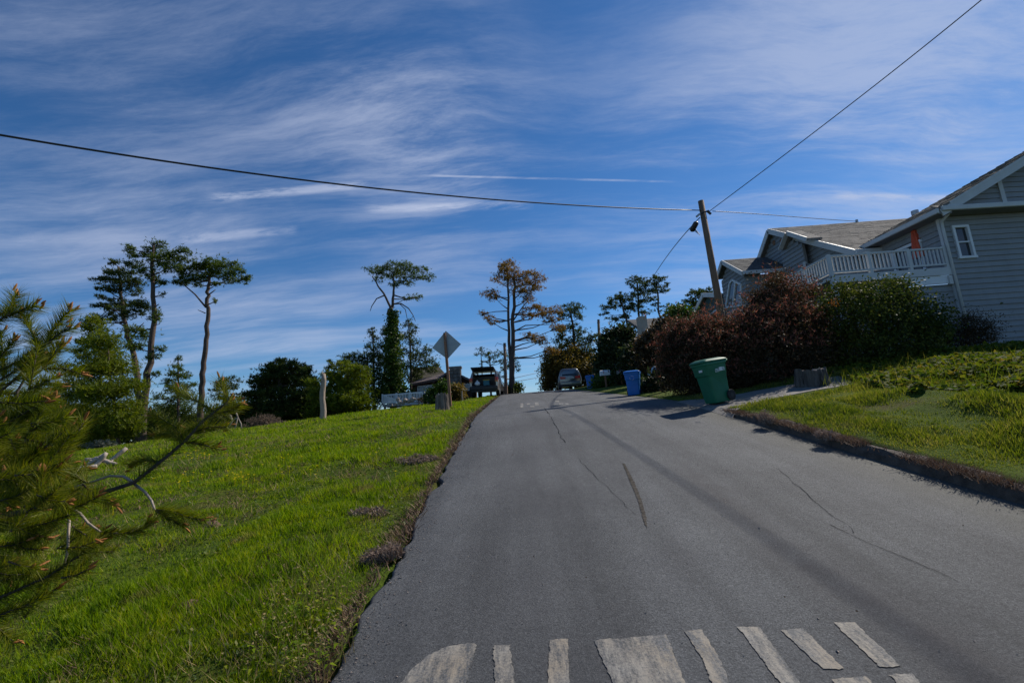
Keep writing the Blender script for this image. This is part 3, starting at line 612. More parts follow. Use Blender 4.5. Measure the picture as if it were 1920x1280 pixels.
# ------------------------------------------------------------------ big house on the right
def scan(poly, z):
    """spans of a polygon of (t, z) points along the level z"""
    c = []
    for (t0, z0), (t1, z1) in zip(poly, poly[1:] + poly[:1]):
        if (z0 <= z) != (z1 <= z): c.append(t0 + (z - z0) / (z1 - z0) * (t1 - t0))
    c.sort(); return list(zip(c[0::2], c[1::2]))
def lap_wall(parent, poly, P, nrm, name='wall', sp=.19, holes=(), mat='siding', single=True, z0=None):
    """a wall of horizontal lap boards: P(t, z) -> point, nrm = outward normal"""
    nrm = np.array(nrm, float)
    wall = MB().prism([P(t, z) - nrm * .02 for t, z in poly], -nrm * .10).build(name, MAT['soffit'] if mat != 'teal' else MAT['teal'], parent) if not holes else None
    if holes:
        m = MB(); zs = sorted({z for _, z in poly} | {h[2] for h in holes} | {h[3] for h in holes})
        m2 = [(a, b) for a, b in zip(zs[:-1], zs[1:]) if b - a > 1e-4]
        for a, b in m2:
            sa, sb = scan(poly, a + 1e-4), scan(poly, b - 1e-4)
            if not sa or not sb: continue
            (l0, r0), (l1, r1) = sa[0], sb[0]; cuts = [(h[0], h[1]) for h in holes if h[2] < (a + b) / 2 < h[3]]
            seg = [(l0, l1)]; out = []
            L = (l0, l1)
            for c0, c1 in sorted(cuts): out.append((L, (c0, c0))); L = (c1, c1)
            out.append((L, (r0, r1)))
            for (p0, p1), (q0, q1) in out: m.prism([P(p0, a) - nrm * .02, P(q0, a) - nrm * .02, P(q1, b) - nrm * .02, P(p1, b) - nrm * .02], -nrm * .10)
        wall = m.build(name, MAT['soffit'], parent)
    zmin = min(z for _, z in poly) if z0 is None else z0; zmax = max(z for _, z in poly); z = zmin; joint = MB()
    while z < zmax - .03:
        top = min(z + sp, zmax); spans = scan(poly, (z + top) / 2)
        for a, b in spans:
            seg = [(a, b)]
            for h in holes:
                if h[2] < (z + top) / 2 < h[3]:
                    seg = [s for (p, q) in seg for s in ((p, min(q, h[0])), (max(p, h[1]), q)) if s[1] - s[0] > .02]
            if single:
                cut = []
                for p, q in seg:
                    j = p + (q - p) * random.uniform(.3, .7); cut += [(p, j - .002), (j + .002, q)] if q - p > 3.2 else [(p, q)]
                seg = cut
            for p, q in seg:
                ti = (top - z) * 0; vs = [P(p, z) - nrm * .015, P(q, z) - nrm * .015, P(q, z) + nrm * .042, P(p, z) + nrm * .042,
                      P(p, top) - nrm * .015, P(q, top) - nrm * .015, P(q, top) + nrm * .006, P(p, top) + nrm * .006]
                fs = [(0, 1, 2, 3), (4, 7, 6, 5), (0, 4, 5, 1), (2, 6, 7, 3), (1, 5, 6, 2), (0, 3, 7, 4)]
                if single: MB().add(vs, fs).build('siding_board', MAT[mat], wall)
                else: joint.add(vs, fs)
        z += sp
    if not single: joint.build('lap_siding', MAT[mat], wall)
    return wall
def roof_slab(parent, e0, e1, r0, r1, n, mat, name='roof', th=.12):
    """eave e0-e1, ridge r0-r1; shingle courses overlap up the slope"""
    e0, e1, r0, r1 = [np.array(p, float) for p in (e0, e1, r0, r1)]; nn = np.cross(e1 - e0, r0 - e0); nn /= np.linalg.norm(nn); nn = nn if nn[2] > 0 else -nn
    slab = MB().prism([e0, e1, r1, r0], -nn * th).build(name, MAT[mat], parent); m = MB()
    for i in range(n):
        t0, t1 = i / n, min(1, (i + 1.12) / n); a, b = e0 + (r0 - e0) * t0, e1 + (r1 - e1) * t0; c, d = e0 + (r0 - e0) * t1, e1 + (r1 - e1) * t1
        L = np.linalg.norm(b - a); k = max(1, int(L / .42)); j0 = (i * .37) % 1
        cuts = [0] + [min(1, (q + j0) / k) for q in range(k)] + [1]
        for p, q in zip(cuts[:-1], cuts[1:]):
            if q - p < .01: continue
            hgt = .022 + .012 * random.random(); g = .004 / max(L, .1)
            A, B, C_, D = a + (b - a) * (p + g), a + (b - a) * (q - g), c + (d - c) * (q - g), c + (d - c) * (p + g)
            m.add([A + nn * .003, B + nn * .003, B + nn * hgt, A + nn * hgt, D + nn * .003, C_ + nn * .003, C_ + nn * .007, D + nn * .007],
                  [(0, 1, 2, 3), (3, 2, 6, 7), (0, 3, 7, 4), (1, 5, 6, 2), (4, 7, 6, 5)])
    prop(m.build('shingles', MAT[mat], slab), kind='stuff'); return slab
def sash_window(parent, x0, x1, z0, z1, y, mid=True):
    f = MB(); t = .085
    f.box(((x0 + x1) / 2, y - .03, z1 - t / 2), (x1 - x0, .10, t)).box(((x0 + x1) / 2, y - .03, z0 + t / 2), (x1 - x0 + .06, .12, t))
    for x in (x0 + t / 2, x1 - t / 2): f.box((x, y - .03, (z0 + z1) / 2), (t, .10, z1 - z0 - 2 * t))
    fr = f.build('window', MAT['whitetrim'], parent, bevel=.006); zm = (z0 + z1) / 2
    MB().box(((x0 + x1) / 2, y - .02, zm), (x1 - x0 - 2 * t, .05, .05)).build('meeting_rail', MAT['whitetrim'], fr)
    for a, b in ((z0 + t, zm - .025), (zm + .025, z1 - t)): MB().box(((x0 + x1) / 2, y + .015, (a + b) / 2), (x1 - x0 - 2 * t, .01, b - a)).build('pane', MAT['glass'], fr)
def big_house():
    t = thing('house', 'large grey lap-sided house with a deck above the shrubs on the right', 'house', (15.05, 15, 2.9))
    # wing nearest the camera: gable wall facing down the road
    y0 = 15.0; wx0, wx1 = 15.40, 16.0
    hole = (wx0 + .02, wx1 - .02, 5.98, 7.12)
    lap_wall(t, [(15.10, 2.4), (25, 2.4), (25, 7.50), (15.10, 7.50)], lambda a, z: np.array((a, y0, z)), (0, -1, 0), holes=(hole,))
    sash_window(t, wx0, wx1, 5.95, 7.15, y0)
    MB().box((15.05, y0 - .005, 5.0), (.12, .10, 5.1)).build('corner_board', MAT['trim'], t)
    zro = lambda x: 7.62 + .5 * (x - 14.6)
    lap_wall(t, [(15.4, 7.9), (24.5, 7.9), (19.95, 10.10)], lambda a, z: np.array((a, y0 + .02, z)), (0, -1, 0), name='gable', single=True)
    ln = MB().box((17.55, y0 - .02, 8.45), (.16, .06, 1.25)); ln.build('gable_board', MAT['trim'], t)
    roof_slab(t, (14.55, 14.5, 7.58), (14.55, 18.2, 7.58), (19.95, 14.5, 10.28), (19.95, 15.6, 10.28), 22, 'shingle')
    roof_slab(t, (25.35, 14.5, 7.58), (25.35, 18.2, 7.58), (19.95, 14.5, 10.28), (19.95, 15.6, 10.28), 22, 'shingle')
    MB().beam((14.70, 14.52, 7.46), (19.97, 14.52, 10.09), .05, .24, (0, 0, 1)).build('rake_board', MAT['trim'], t)
    MB().beam((15.05, 14.50, 7.79), (19.97, 14.50, 10.235), .04, .09, (0, 0, 1)).build('rake_trim', MAT['trim'], t)
    # pent roof and gutter along the foot of the gable, gutter along the side eave
    MB().prism([(14.9, 14.52, 7.62), (14.9, 15.0, 7.62), (14.9, 15.0, 7.93)], (10.2, 0, 0)).build('pent_roof', MAT['shingle'], t)
    MB().box((20.0, 14.75, 7.555), (10.4, .5, .09)).build('soffit', MAT['soffit'], t)
    MB().box((20.0, 14.47, 7.60), (10.6, .09, .17)).build('gutter', MAT['trim'], t, bevel=.02)
    MB().box((14.53, 16.2, 7.52), (.09, 3.5, .17)).build('gutter', MAT['trim'], t, bevel=.02)
    MB().box((14.8, 16.2, 7.455), (.5, 3.4, .06)).build('soffit', MAT['soffit'], t)
    MB().tube([(15.02, 14.52, 7.56), (15.02, 14.60, 7.44), (15.03, 14.88, 7.30), (15.03, 14.90, 7.1), (15.03, 14.90, 2.9)], .045, 8).build('downspout', MAT['trim'], t, True)
    # side wall of the wing above the deck, with a glazed door
    dy0, dy1 = 15.75, 17.0
    lap_wall(t, [(15.05, 5.55), (17.9, 5.55), (17.9, 7.45), (15.05, 7.45)], lambda a, z: np.array((15.05, a, z)), (-1, 0, 0), holes=((dy0, dy1, 5.6, 7.0),))
    fr = MB()
    for yy in (dy0 + .05, dy1 - .05): fr.box((15.02, yy, 6.28), (.12, .10, 1.42))
    fr.box((15.02, (dy0 + dy1) / 2, 6.96), (.13, dy1 - dy0 + .1, .10)).box((15.03, (dy0 + dy1) / 2, 6.3), (.08, .05, 1.3))
    d = fr.build('glazed_door', MAT['whitetrim'], t); MB().box((15.07, (dy0 + dy1) / 2, 6.25), (.01, dy1 - dy0, 1.4)).build('pane', MAT['glass'], d)
    MB().prism([(14.55, 18.2, 7.56), (25.35, 18.2, 7.56), (19.95, 15.6, 10.27)], (0, 0, -.1)).build('hip_roof', MAT['shingle'], t)
    for o in t.children: o.rotation_euler.z = rad(2)     # this wing is set a little askew to the street
    lap_wall(t, [(14.2, 2.4), (15.05, 2.4), (15.05, 7.35), (14.2, 7.35)], lambda a, z: np.array((a, 17.9, z)), (0, -1, 0))
    # main block: ridge runs away from the street, gable end faces it
    pk, nr, fl = (22.86, 10.66), (17.45, 7.36), (24.22, 9.56)
    roof_slab(t, (13.93, nr[0], nr[1]), (20, nr[0], nr[1]), (13.93, pk[0], pk[1]), (24, pk[0], pk[1]), 26, 'shingle')
    roof_slab(t, (13.93, fl[0], fl[1]), (24, fl[0], fl[1]), (13.93, pk[0], pk[1]), (24, pk[0], pk[1]), 7, 'shingle')
    gx = 14.22
    lap_wall(t, [(17.9, 2.2), (24.0, 2.2), (24.0, 9.5), (22.86, 10.4), (17.9, 7.45)], lambda a, z: np.array((gx, a, z)), (-1, 0, 0), sp=.2, single=True)
    for a, b in ((pk, nr), (pk, fl)): MB().beam((13.92, a[0], a[1] - .13), (13.92, b[0], b[1] - .13), .05, .26).build('rake_board', MAT['trim'], t)
    MB().box((14.5, 17.40, 7.27), (1.2, .09, .18)).build('gutter', MAT['trim'], t, bevel=.02)
    MB().box((14.45, 17.65, 7.19), (1.1, .45, .05)).build('soffit', MAT['soffit'], t)
    MB().prism([(13.97, nr[0], nr[1] - .24), (13.97, pk[0], pk[1] - .24), (13.97, pk[0], pk[1] - .19), (13.97, nr[0], nr[1] - .19)], (.24, 0, 0)).build('soffit', MAT['soffit'], t)
    for yy, zz in ((22.3, 9.74), (22.95, 9.9)): MB().lathe((gx - .03, yy, zz), [(.0, -.02), (.10, -.02), (.13, 0), (.13, .02), (.0, .03)], 10, Matrix(((0, 0, -1), (0, 1, 0), (1, 0, 0)))).build('gable_vent', MAT['post'], t)
    # shallow bay on that gable with its own roof edge
    bx = 13.80; ya, yb = PX(1466, 480, bx)[1], PX(1506, 470, bx)[1]
    zt = lambda yy: pk[1] - .26 - (pk[0] - yy) * (pk[1] - nr[1]) / (pk[0] - nr[0])
    lap_wall(t, [(yb, 2.2), (ya, 2.2), (ya, zt(ya) - .55), ((ya + yb) / 2 + .5, zt((ya + yb) / 2 + .5) - .05), (yb, zt(yb) - .05)], lambda a, z: np.array((bx, a, z)), (-1, 0, 0), name='bay_wall', sp=.2)
    MB().box((bx + .22, yb + .03, 5.0), (.44, .08, 5.6)).build('bay_side', MAT['siding'], t); MB().box((bx - .005, yb + .05, 5.1), (.10, .12, 5.6)).build('corner_board', MAT['trim'], t)
    q = PX(1475, 437, 13.5); e = PX(1463, 468, 13.5); f = PX(1512, 449, 13.5)
    MB().beam(q, e, .05, .22, (-1, 0, 0)).build('bay_rake_board', MAT['trim'], t); MB().beam(q, f, .05, .20).build('bay_rake_board', MAT['trim'], t)
    MB().prism([q + (.02, 0, .06), e + (.02, 0, .06), e + (.02, 0, -.03), q + (.02, 0, -.03)], (.7, 0, 0)).prism([q + (.02, 0, .06), f + (.02, 0, .06), f + (.02, 0, -.03), q + (.02, 0, -.03)], (.7, 0, 0)).build('bay_roof', MAT['shingle'], t)
    # vents on the roof
    v = PY(1607, 417, 22.86); MB().tube([v + (0, 0, -.3), v + (0, 0, .15)], .06, 8).build('vent_pipe', MAT['steel'], t)
    v = PY(1719, 413, 19.5); MB().tube([v + (0, 0, -1.1), v + (0, 0, .32)], .085, 10).tube([v + (0, 0, .26), v + (0, 0, .46)], .14, 10).build('vent_pipe', MAT['steel'], t)
    # deck
    dk = MB().box((13.05, 16.45, 5.62), (4.1, 2.95, .10)).build('deck', MAT['trim'], t); dx0, dx1, dy = 11.0, 15.0, 14.98
    MB().box((13.0, 14.95, 5.55), (4.1, .06, .26)).build('deck_fascia', MAT['trim'], dk)
    for p, q in (((dx0, dy, 6.38), (dx1, dy, 6.38)), ((dx0, dy, 5.80), (dx1, dy, 5.80)), ((dx0, dy, 6.38), (dx0, 17.9, 6.38)), ((dx0, dy, 5.80), (dx0, 17.9, 5.80))): MB().beam(p, q, .09, .06).build('rail', MAT['trim'], dk)
    for x, y in ((dx0, dy), (12.35, dy), (13.7, dy), (dx1 - .06, dy), (dx0, 16.4), (dx0, 17.8)): MB().box((x, y, 6.02), (.10, .10, .84)).build('rail_post', MAT['trim'], dk)
    proto = MB().box((dx0 + .13, dy, 6.09), (.04, .04, .54)).build('baluster', MAT['trim'], dk)
    def bal(x, y): c = proto.copy(); COL.objects.link(c); c.location = (x - dx0 - .13, y - dy, 0)
    for k in range(1, 30): bal(dx0 + .13 + k * .133, dy)
    for k in range(1, 21): bal(dx0, dy + k * .137)
    for x, y in ((dx0 + .1, 15.1), (12.5, 15.1), (dx0 + .1, 17.5)): MB().box((x, y, 4.3), (.13, .13, 2.5)).build('deck_post', MAT['trim'], dk)
    lap_wall(t, [(12.4, 2.4), (15.0, 2.4), (15.0, 5.12), (12.4, 5.12)], lambda a, z: np.array((a, 15.06, z)), (0, -1, 0), name='lower_wall')
    MB().box((14.15, 15.0, 5.27), (1.75, .08, .28)).build('beam', MAT['whitetrim'], dk)
    MB().box((14.9, 14.96, 5.24), (.12, .10, .30)).build('bracket', MAT['trim'], dk)
    # lower annex with an angled window
    ax = 11.8; P, L, R_ = PX(1353, 488, ax), PX(1342, 522, ax), PX(1392, 509, ax); e2 = (ax, L[1] + .5, L[2] - .5)
    roof_slab(t, R_, R_ + (2.4, 0, 0), P, P + (2.6, 0, 0), 10, 'darkshingle'); roof_slab(t, L, L + (2.4, 0, 0), P, P + (2.6, 0, 0), 5, 'darkshingle')
    for q in (L, R_): MB().beam(P + (-.02, 0, -.10), q + (-.02, 0, -.10), .05, .22).build('rake_board', MAT['trim'], t)
    MB().beam(R_ + (-.02, -.05, -.08), R_ + (2.4, -.05, -.08), .09, .18).build('gutter', MAT['trim'], t)
    wx = ax + .28; lap_wall(t, [(R_[1] + .4, 3.2), (L[1] - .05, 3.2), (L[1] - .05, L[2] - .28), (P[1], P[2] - .28), (R_[1] + .4, R_[2] - .02)], lambda a, z: np.array((wx, a, z)), (-1, 0, 0), name='annex_wall', sp=.2, single=False)
    lap_wall(t, [(wx, 3.2), (13.85, 3.2), (13.85, R_[2] - .1), (wx, R_[2] - .1)], lambda a, z: np.array((a, R_[1] + .4, z)), (0, -1, 0), name='annex_wall', sp=.2, single=False)
    W = [PX(a, b, wx - .04) for a, b in ((1369, 531), (1374, 525), (1390, 533), (1390, 572), (1362, 576))]
    wn = MB(); [wn.beam(a, b, .10, .12, (-1, 0, 0)) for a, b in zip(W, W[1:] + W[:1])]; wn.beam((W[1] + W[2]) / 2 + (0, .05, .1), (W[3] + W[4]) / 2, .09, .14, (-1, 0, 0)); fr = wn.build('angled_window', MAT['whitetrim'], t)
    MB().prism([p + (.0, 0, 0) for p in W], (.03, 0, 0)).build('pane', MAT['skyglass'], fr)
    # closed parasol stands on the deck
    b = PY(1717, 450, 15.9); u = thing('parasol', 'closed faded red parasol standing on the deck of the grey house', 'parasol', (b[0], 15.9, 5.67))
    MB().tube([(b[0], 15.9, 5.67), (b[0], 15.9, 7.46)], .024, 8).build('pole', MAT['cable'], u); MB().lathe((b[0], 15.9, 5.67), [(.22, 0), (.22, .05), (.05, .08)], 12).build('base', MAT['cable'], u)
    m = MB(); n = 16; rings = []
    for z, r in ((6.38, .175), (6.5, .16), (6.8, .135), (7.1, .105), (7.38, .07), (7.46, .02)):
        rings.append([(b[0] + r * (1 + .22 * (k % 2)) * math.cos(k * 2 * math.pi / n), 15.9 + r * (1 + .22 * (k % 2)) * math.sin(k * 2 * math.pi / n), z) for k in range(n)])
    m.loft(rings).build('furled_canopy', MAT['redcloth'], u)
big_house()

# ------------------------------------------------------------------ teal cottage, chimney house, brown house
def teal_cottage():
    X = 13.9; A, P, R_ = PX(1296, 596, X), PX(1318, 553, X), PX(1352, 553, X)
    t = thing('cottage', 'dark teal cottage gable with white roof edges behind the utility pole', 'house', (X, P[1], Hs(X, P[1])))
    g = 3.0; MB().prism([(X + .3, A[1], g), (X + .3, R_[1], g), R_ + (.3, 0, -.1), P + (.3, 0, -.2), A + (.3, 0, 0)], (6, 0, 0)).build('wall', MAT['teal'], t)
    for q in (A, R_): MB().beam(P, q, .08, .30).build('rake_board', MAT['whitetrim'], t)
    roof_slab(t, A, A + (6, 0, 0), P, P + (6, 0, 0), 8, 'darkshingle'); roof_slab(t, R_, R_ + (6, 0, 0), P, P + (6, 0, 0), 10, 'darkshingle')
    MB().beam(PX(1322, 600, X + .1), PX(1345, 581, X + .1), .12, .22, (-1, 0, 0)).build('stair_rail', MAT['whitetrim'], t)
teal_cottage()
def chimney_house():
    Y = 27.0; a = PY(1192, 655, Y)
    t = thing('house', 'shaded house with a tall beige chimney half hidden by shrubs', 'house', (a[0], Y, Hs(a[0], Y)))
    c0, c1 = PY(1191, 656, Y), PY(1208, 592, Y); cx = (PY(1200, 592, Y)[0] + .15); w_ = m_per_px(Y) * 15
    MB().box((cx, Y + .3, (c1[2] + 2.5) / 2), (w_, .6, c1[2] - 2.5)).build('chimney', MAT['beige'], t)
    e0, e1 = PY(1205, 618, Y + .4), PY(1265, 616, Y + .4)
    MB().prism([(cx + .25, Y + .7, 2.4), (cx + 5, Y + .7, 2.4), (cx + 5, Y + .7, e0[2]), (cx + .25, Y + .7, e0[2])], (0, 4, 0)).build('wall', MAT['beige'], t)
    roof_slab(t, e0 + (-.1, -.1, 0), e1 + (3, -.1, 0), e0 + (-.1, 3, 1.3), e1 + (3, 3, 1.3), 8, 'darkshingle')
    MB().beam(e0 + (-.1, -.15, -.06), e1 + (3, -.15, -.06), .08, .16).build('fascia', solid('dark green trim', (.03, .09, .06), .5), t)
    r0, r1 = PY(1188, 645, Y - .6), PY(1212, 622, Y - .6)
    for dz in (0, -.75): MB().beam(r0 + (0, 0, dz), r1 + (0, 0, dz), .06, .09).build('stair_rail', MAT['carblack'], t)
    for k in range(6): q = r0 + (r1 - r0) * (k + .5) / 6; MB().beam(q, q + (0, 0, -.75), .035, .035, (1, 0, 0)).build('baluster', MAT['carblack'], t)
    MB().prism([PY(1191, 668, Y - .3), PY(1205, 640, Y - .3), PY(1222, 634, Y - .3), PY(1210, 668, Y - .3)], (0, .25, 0)).build('stair_wall', MAT['beige'], t)
    g = PY(1211, 621, Y - .2); MB().lathe(g, [(.0, -.13), (.09, -.09), (.13, 0), (.09, .09), (0, .13)], 10).build('globe_lamp', MAT['whitetrim'], t, True)
chimney_house()
def brown_house():
    Y = 33.0
    t = thing('house', 'low dark brown house with a stone chimney behind the diamond sign', 'house', (PY(840, 740, Y)[0], Y, Hs(-4, Y)))
    Pk, A, B = PY(846, 694, Y), PY(812, 716, Y), PY(885, 713, Y); g = Hs(-4, Y) - 1.5
    MB().prism([(A[0] + .1, Y, g), (B[0] - .1, Y, g), B + (-.1, 0, -.1), Pk + (0, 0, -.1), A + (.1, 0, -.1)], (0, 5, 0)).build('wall', MAT['brown'], t)
    roof_slab(t, A + (0, -.4, 0), A + (0, 5, 0), Pk + (0, -.4, 0), Pk + (0, 5, 0), 6, 'purpleroof'); roof_slab(t, B + (0, -.4, 0), B + (0, 5, 0), Pk + (0, -.4, 0), Pk + (0, 5, 0), 6, 'purpleroof')
    c0, c1 = PY(843, 690, Y - .7), PY(863, 690, Y - .7); cw = c1[0] - c0[0]; cb = MB().box(((c0[0] + c1[0]) / 2, Y - .4, (g + c0[2]) / 2), (cw, .6, c0[2] - g)).build('chimney', MAT['stone'], t)
    MB().box(((c0[0] + c1[0]) / 2, Y - .4, c0[2] + .03), (cw + .12, .72, .14)).build('cap', MAT['stone'], cb)
    st = MB()
    for zr_ in np.arange(g + 1.2, c0[2] - .05, .24):
        x = c0[0]
        while x < c1[0] - .05:
            ww = random.uniform(.18, .34); ww = min(ww, c1[0] - x); st_ = MB().box((x + ww / 2, Y - .70 - random.uniform(0, .04), zr_ + .11), (ww - .03, .09, .20)); st_.build('chimney_stone', MAT['stone'], cb, bevel=.02); x += ww
    # lower wing on the left with a broad window
    e0, e1, r0, r1 = PY(768, 720, Y - .6), PY(824, 709, Y - .6), PY(787, 711, Y + 1.5), PY(836, 699, Y + 1.5)
    roof_slab(t, e0, e1, r0, r1, 5, 'purpleroof'); MB().beam(e0 + (0, -.03, -.07), e1 + (0, -.03, -.07), .06, .14).build('fascia', MAT['brown'], t)
    MB().prism([(e0[0] + .25, Y, g), (e1[0], Y, g), (e1[0], Y, e1[2] - .05), (e0[0] + .25, Y, e0[2] - .05)], (0, 3, 0)).build('wing_wall', MAT['brown'], t)
    w0, w1 = PY(784, 738, Y - .05), PY(812, 722, Y - .05); fr = MB()
    for x in (w0[0], (w0[0] * .45 + w1[0] * .55), w1[0]): fr.box((x, Y - .05, (w0[2] + w1[2]) / 2), (.07, .08, w1[2] - w0[2]))
    for z in (w0[2], w1[2]): fr.box(((w0[0] + w1[0]) / 2, Y - .05, z), (w1[0] - w0[0] + .07, .08, .07))
    f = fr.build('window', MAT['whitetrim'], t); MB().box(((w0[0] + w1[0]) / 2, Y - .03, (w0[2] + w1[2]) / 2), (w1[0] - w0[0], .02, w1[2] - w0[2])).build('pane', MAT['skyglass'], f)
    # mossy roof behind
    m0, m1, m2, m3 = PY(765, 716, Y + 2), PY(838, 704, Y + 2), PY(772, 690, Y + 6), PY(822, 686, Y + 6); roof_slab(t, m0, m1, m2, m3, 10, 'mossroof')
    MB().prism([(m0[0] + .2, Y + 2.3, g), (m1[0] - .2, Y + 2.3, g), m1 + (-.2, .3, -.1), m0 + (.2, .3, -.1)], (0, 4, 0)).build('rear_wall', MAT['brown'], t)
    w0, w1 = PY(871, 731, Y - .1), PY(879, 720, Y - .1); f = MB().box(((w0[0] + w1[0]) / 2, Y - .06, (w0[2] + w1[2]) / 2), (w1[0] - w0[0] + .12, .08, w1[2] - w0[2] + .12)).build('window', MAT['whitetrim'], t)
    MB().box(((w0[0] + w1[0]) / 2, Y - .105, (w0[2] + w1[2]) / 2), (w1[0] - w0[0] - .04, .01, w1[2] - w0[2] - .04)).build('pane', MAT['skyglass'], f)
brown_house()
def picket_fence():
    Y = 29.5; A, B = PY(717, 741, Y), PY(792, 735, Y); b0, b1 = PY(717, 757, Y), PY(792, 752, Y)
    white = solid('bright white fence paint', (.82, .84, .86), .5, .05, 4)
    t = thing('picket_fence', 'white picket deck railing in front of the low brown house', 'fence', b0)
    for p, q in ((A, B), (b0 + (0, 0, .05), b1 + (0, 0, .05))): MB().beam(p, q, .06, .08).build('rail', white, t)
    n = 26
    for k in range(n + 1):
        s = k / n; p, q = A + (B - A) * s, b0 + (b1 - b0) * s; post = k % 9 == 0
        MB().beam(q, p + (0, 0, .08 if post else 0), .10 if post else .045, .03, (0, 1, 0)).build('fence_post' if post else 'picket', white, t)
    Y2 = 28.7; C0, C1, D0, D1 = PY(718, 741, Y2), PY(745, 750, Y2), PY(718, 755, Y2), PY(745, 754, Y2)
    for p, q in ((C0, C1), (D0, D1)): MB().beam(p, q, .06, .08).build('sloping_rail', white, t)
    for k in range(9): s = k / 9; MB().beam(D0 + (D1 - D0) * s, C0 + (C1 - C0) * s, .045, .03, (0, 1, 0)).build('picket', white, t)
    MB().box(((b0[0] + b1[0]) / 2 + .3, Y + 1.0, b0[2] - .12), (b1[0] - b0[0] + .5, 2.2, .16)).build('deck_floor', MAT['trim'], t)
    for x in (b0[0] + .1, (b0[0] + b1[0]) / 2): MB().box((x, Y + .2, b0[2] - 1.0), (.12, .12, 1.7)).build('deck_post', MAT['trim'], t)
picket_fence()

# ------------------------------------------------------------------ street things
def rrect(w_, d, r, z, n=4, c=(0, 0), R=None):
    out = []
    for sx, sy, a0 in ((1, 1, 0), (-1, 1, 90), (-1, -1, 180), (1, -1, 270)):
        for k in range(n + 1):
            a = rad(a0 + 90 * k / n); out.append((c[0] + sx * (w_ / 2 - r) + r * math.cos(a), c[1] + sy * (d / 2 - r) + r * math.sin(a), z))
    return out
def place(t, M):
    for o in t.children_recursive: pass
    t.matrix_world = M
def wheelie_bin(name, label, loc, rz, mat, s=1.0, marks='green', lean=0, slim=1.0):
    """local: front faces -Y, hinge and wheels at +Y"""
    t = thing(name, label, 'trash bin', (0, 0, 0), 'wheeled bins set out along the kerb'); m = MAT[mat]
    b = MB(); prof = ((.0, .46, .50, .05, .04), (.03, .48, .52, .06, .04), (.30, .50, .56, .06, .03), (.62, .535, .615, .06, .015), (.64, .565, .655, .06, 0), (.86, .60, .69, .06, 0), (.88, .64, .73, .05, 0), (.93, .64, .73, .05, 0))
    b.loft([rrect(w_ * s, d * s, r * s, z * s, 4, (0, c * s)) for z, w_, d, r, c in prof]); b.build('body', m, t, True, .006)
    l = MB(); l.loft([rrect(.66 * s, .78 * s, .06 * s, .935 * s), rrect(.67 * s, .79 * s, .06 * s, .965 * s), rrect(.60 * s, .70 * s, .08 * s, .995 * s), rrect(.44 * s, .52 * s, .08 * s, 1.02 * s)])
    lid = l.build('lid', m, t, True, .005); MB().box((0, -.40 * s, .955 * s), (.30 * s, .05 * s, .03 * s)).build('lid_grip', m, lid, bevel=.005)
    MB().tube([(-.24 * s, .36 * s, .90 * s), (-.24 * s, .45 * s, .93 * s), (.24 * s, .45 * s, .93 * s), (.24 * s, .36 * s, .90 * s)], .017 * s, 8).build('handle', m, t, True)
    MB().tube([(-.30 * s, .26 * s, .10 * s), (.30 * s, .26 * s, .10 * s)], .014 * s, 8).build('axle', MAT['steel'], t)
    for x in (-.285, .285):
        w_ = MB().tube([((x - .03) * s, .28 * s, .125 * s), ((x + .03) * s, .28 * s, .125 * s)], .125 * s, 16).build('wheel', MAT['rubber'], t, bevel=.01); MB().tube([((x - .035) * s, .28 * s, .125 * s), ((x + .035) * s, .28 * s, .125 * s)], .05 * s, 12).build('hub', MAT['carblack'], w_)
    if marks == 'green':
        k = MB(); X = .307 * s
        for y, z, dy, dz in ((-.01, .755, .12, .014), (-.02, .725, .13, .014), (-.02, .695, .13, .012), (.11, .745, .10, .085), (.205, .775, .07, .016), (.205, .745, .07, .016), (.205, .715, .07, .016)): k.box((X, y * s, z * s), (.012, dy * s, dz * s))
        k.build('printed_marks', MAT['sticker'], t); MB().box((.06 * s, -.352 * s, .76 * s), (.13 * s, .012, .05 * s)).build('sticker', MAT['sticker'], t)
    else:
        k = MB(); c = (-.0, -.318 * s, .56 * s); k = MB()
        for i in range(3):
            a = i * 2.094 + .5; p = [(c[0] + .085 * s * math.cos(a + j * .35), -.338 * s, .70 * s + .085 * s * math.sin(a + j * .35)) for j in range(5)]
            for q, r in zip(p[:-1], p[1:]): k.beam(q, r, .006, .028 * s, (0, 0, 1))
        k.build('recycling_arrows', solid('faded white print on blue', (.20, .28, .55), .6, .2, 20), t)
    t.location = loc; t.rotation_euler = (rad(lean), 0, rz); t.scale = (slim, slim, 1); return t
p = GR(1345, 758, H); wheelie_bin('wheeled_bin', 'dark green wheeled bin with white marks at the driveway mouth', (p[0], p[1], float(max(H(p[0], p[1]), zr(p[1]))) + .045), math.atan2(-.955, .30), 'greenbin', .95, 'green', 6, .84)
p = PY(1190, 741, 16.3); wheelie_bin('wheeled_bin', 'nearer of the two blue wheeled bins, standing by the dark hedge', (p[0], 16.3, float(zr(16.3)) + .01), rad(-20), 'bluebin', .85, 'blue', 1)
p = PY(1108, 730, 28.5); wheelie_bin('wheeled_bin', 'farther blue wheeled bin between the silver minivan and the mailbox', (p[0], 28.5, float(zr(28.5)) + .01), rad(-8), 'bluebin', .85, 'blue', -2)

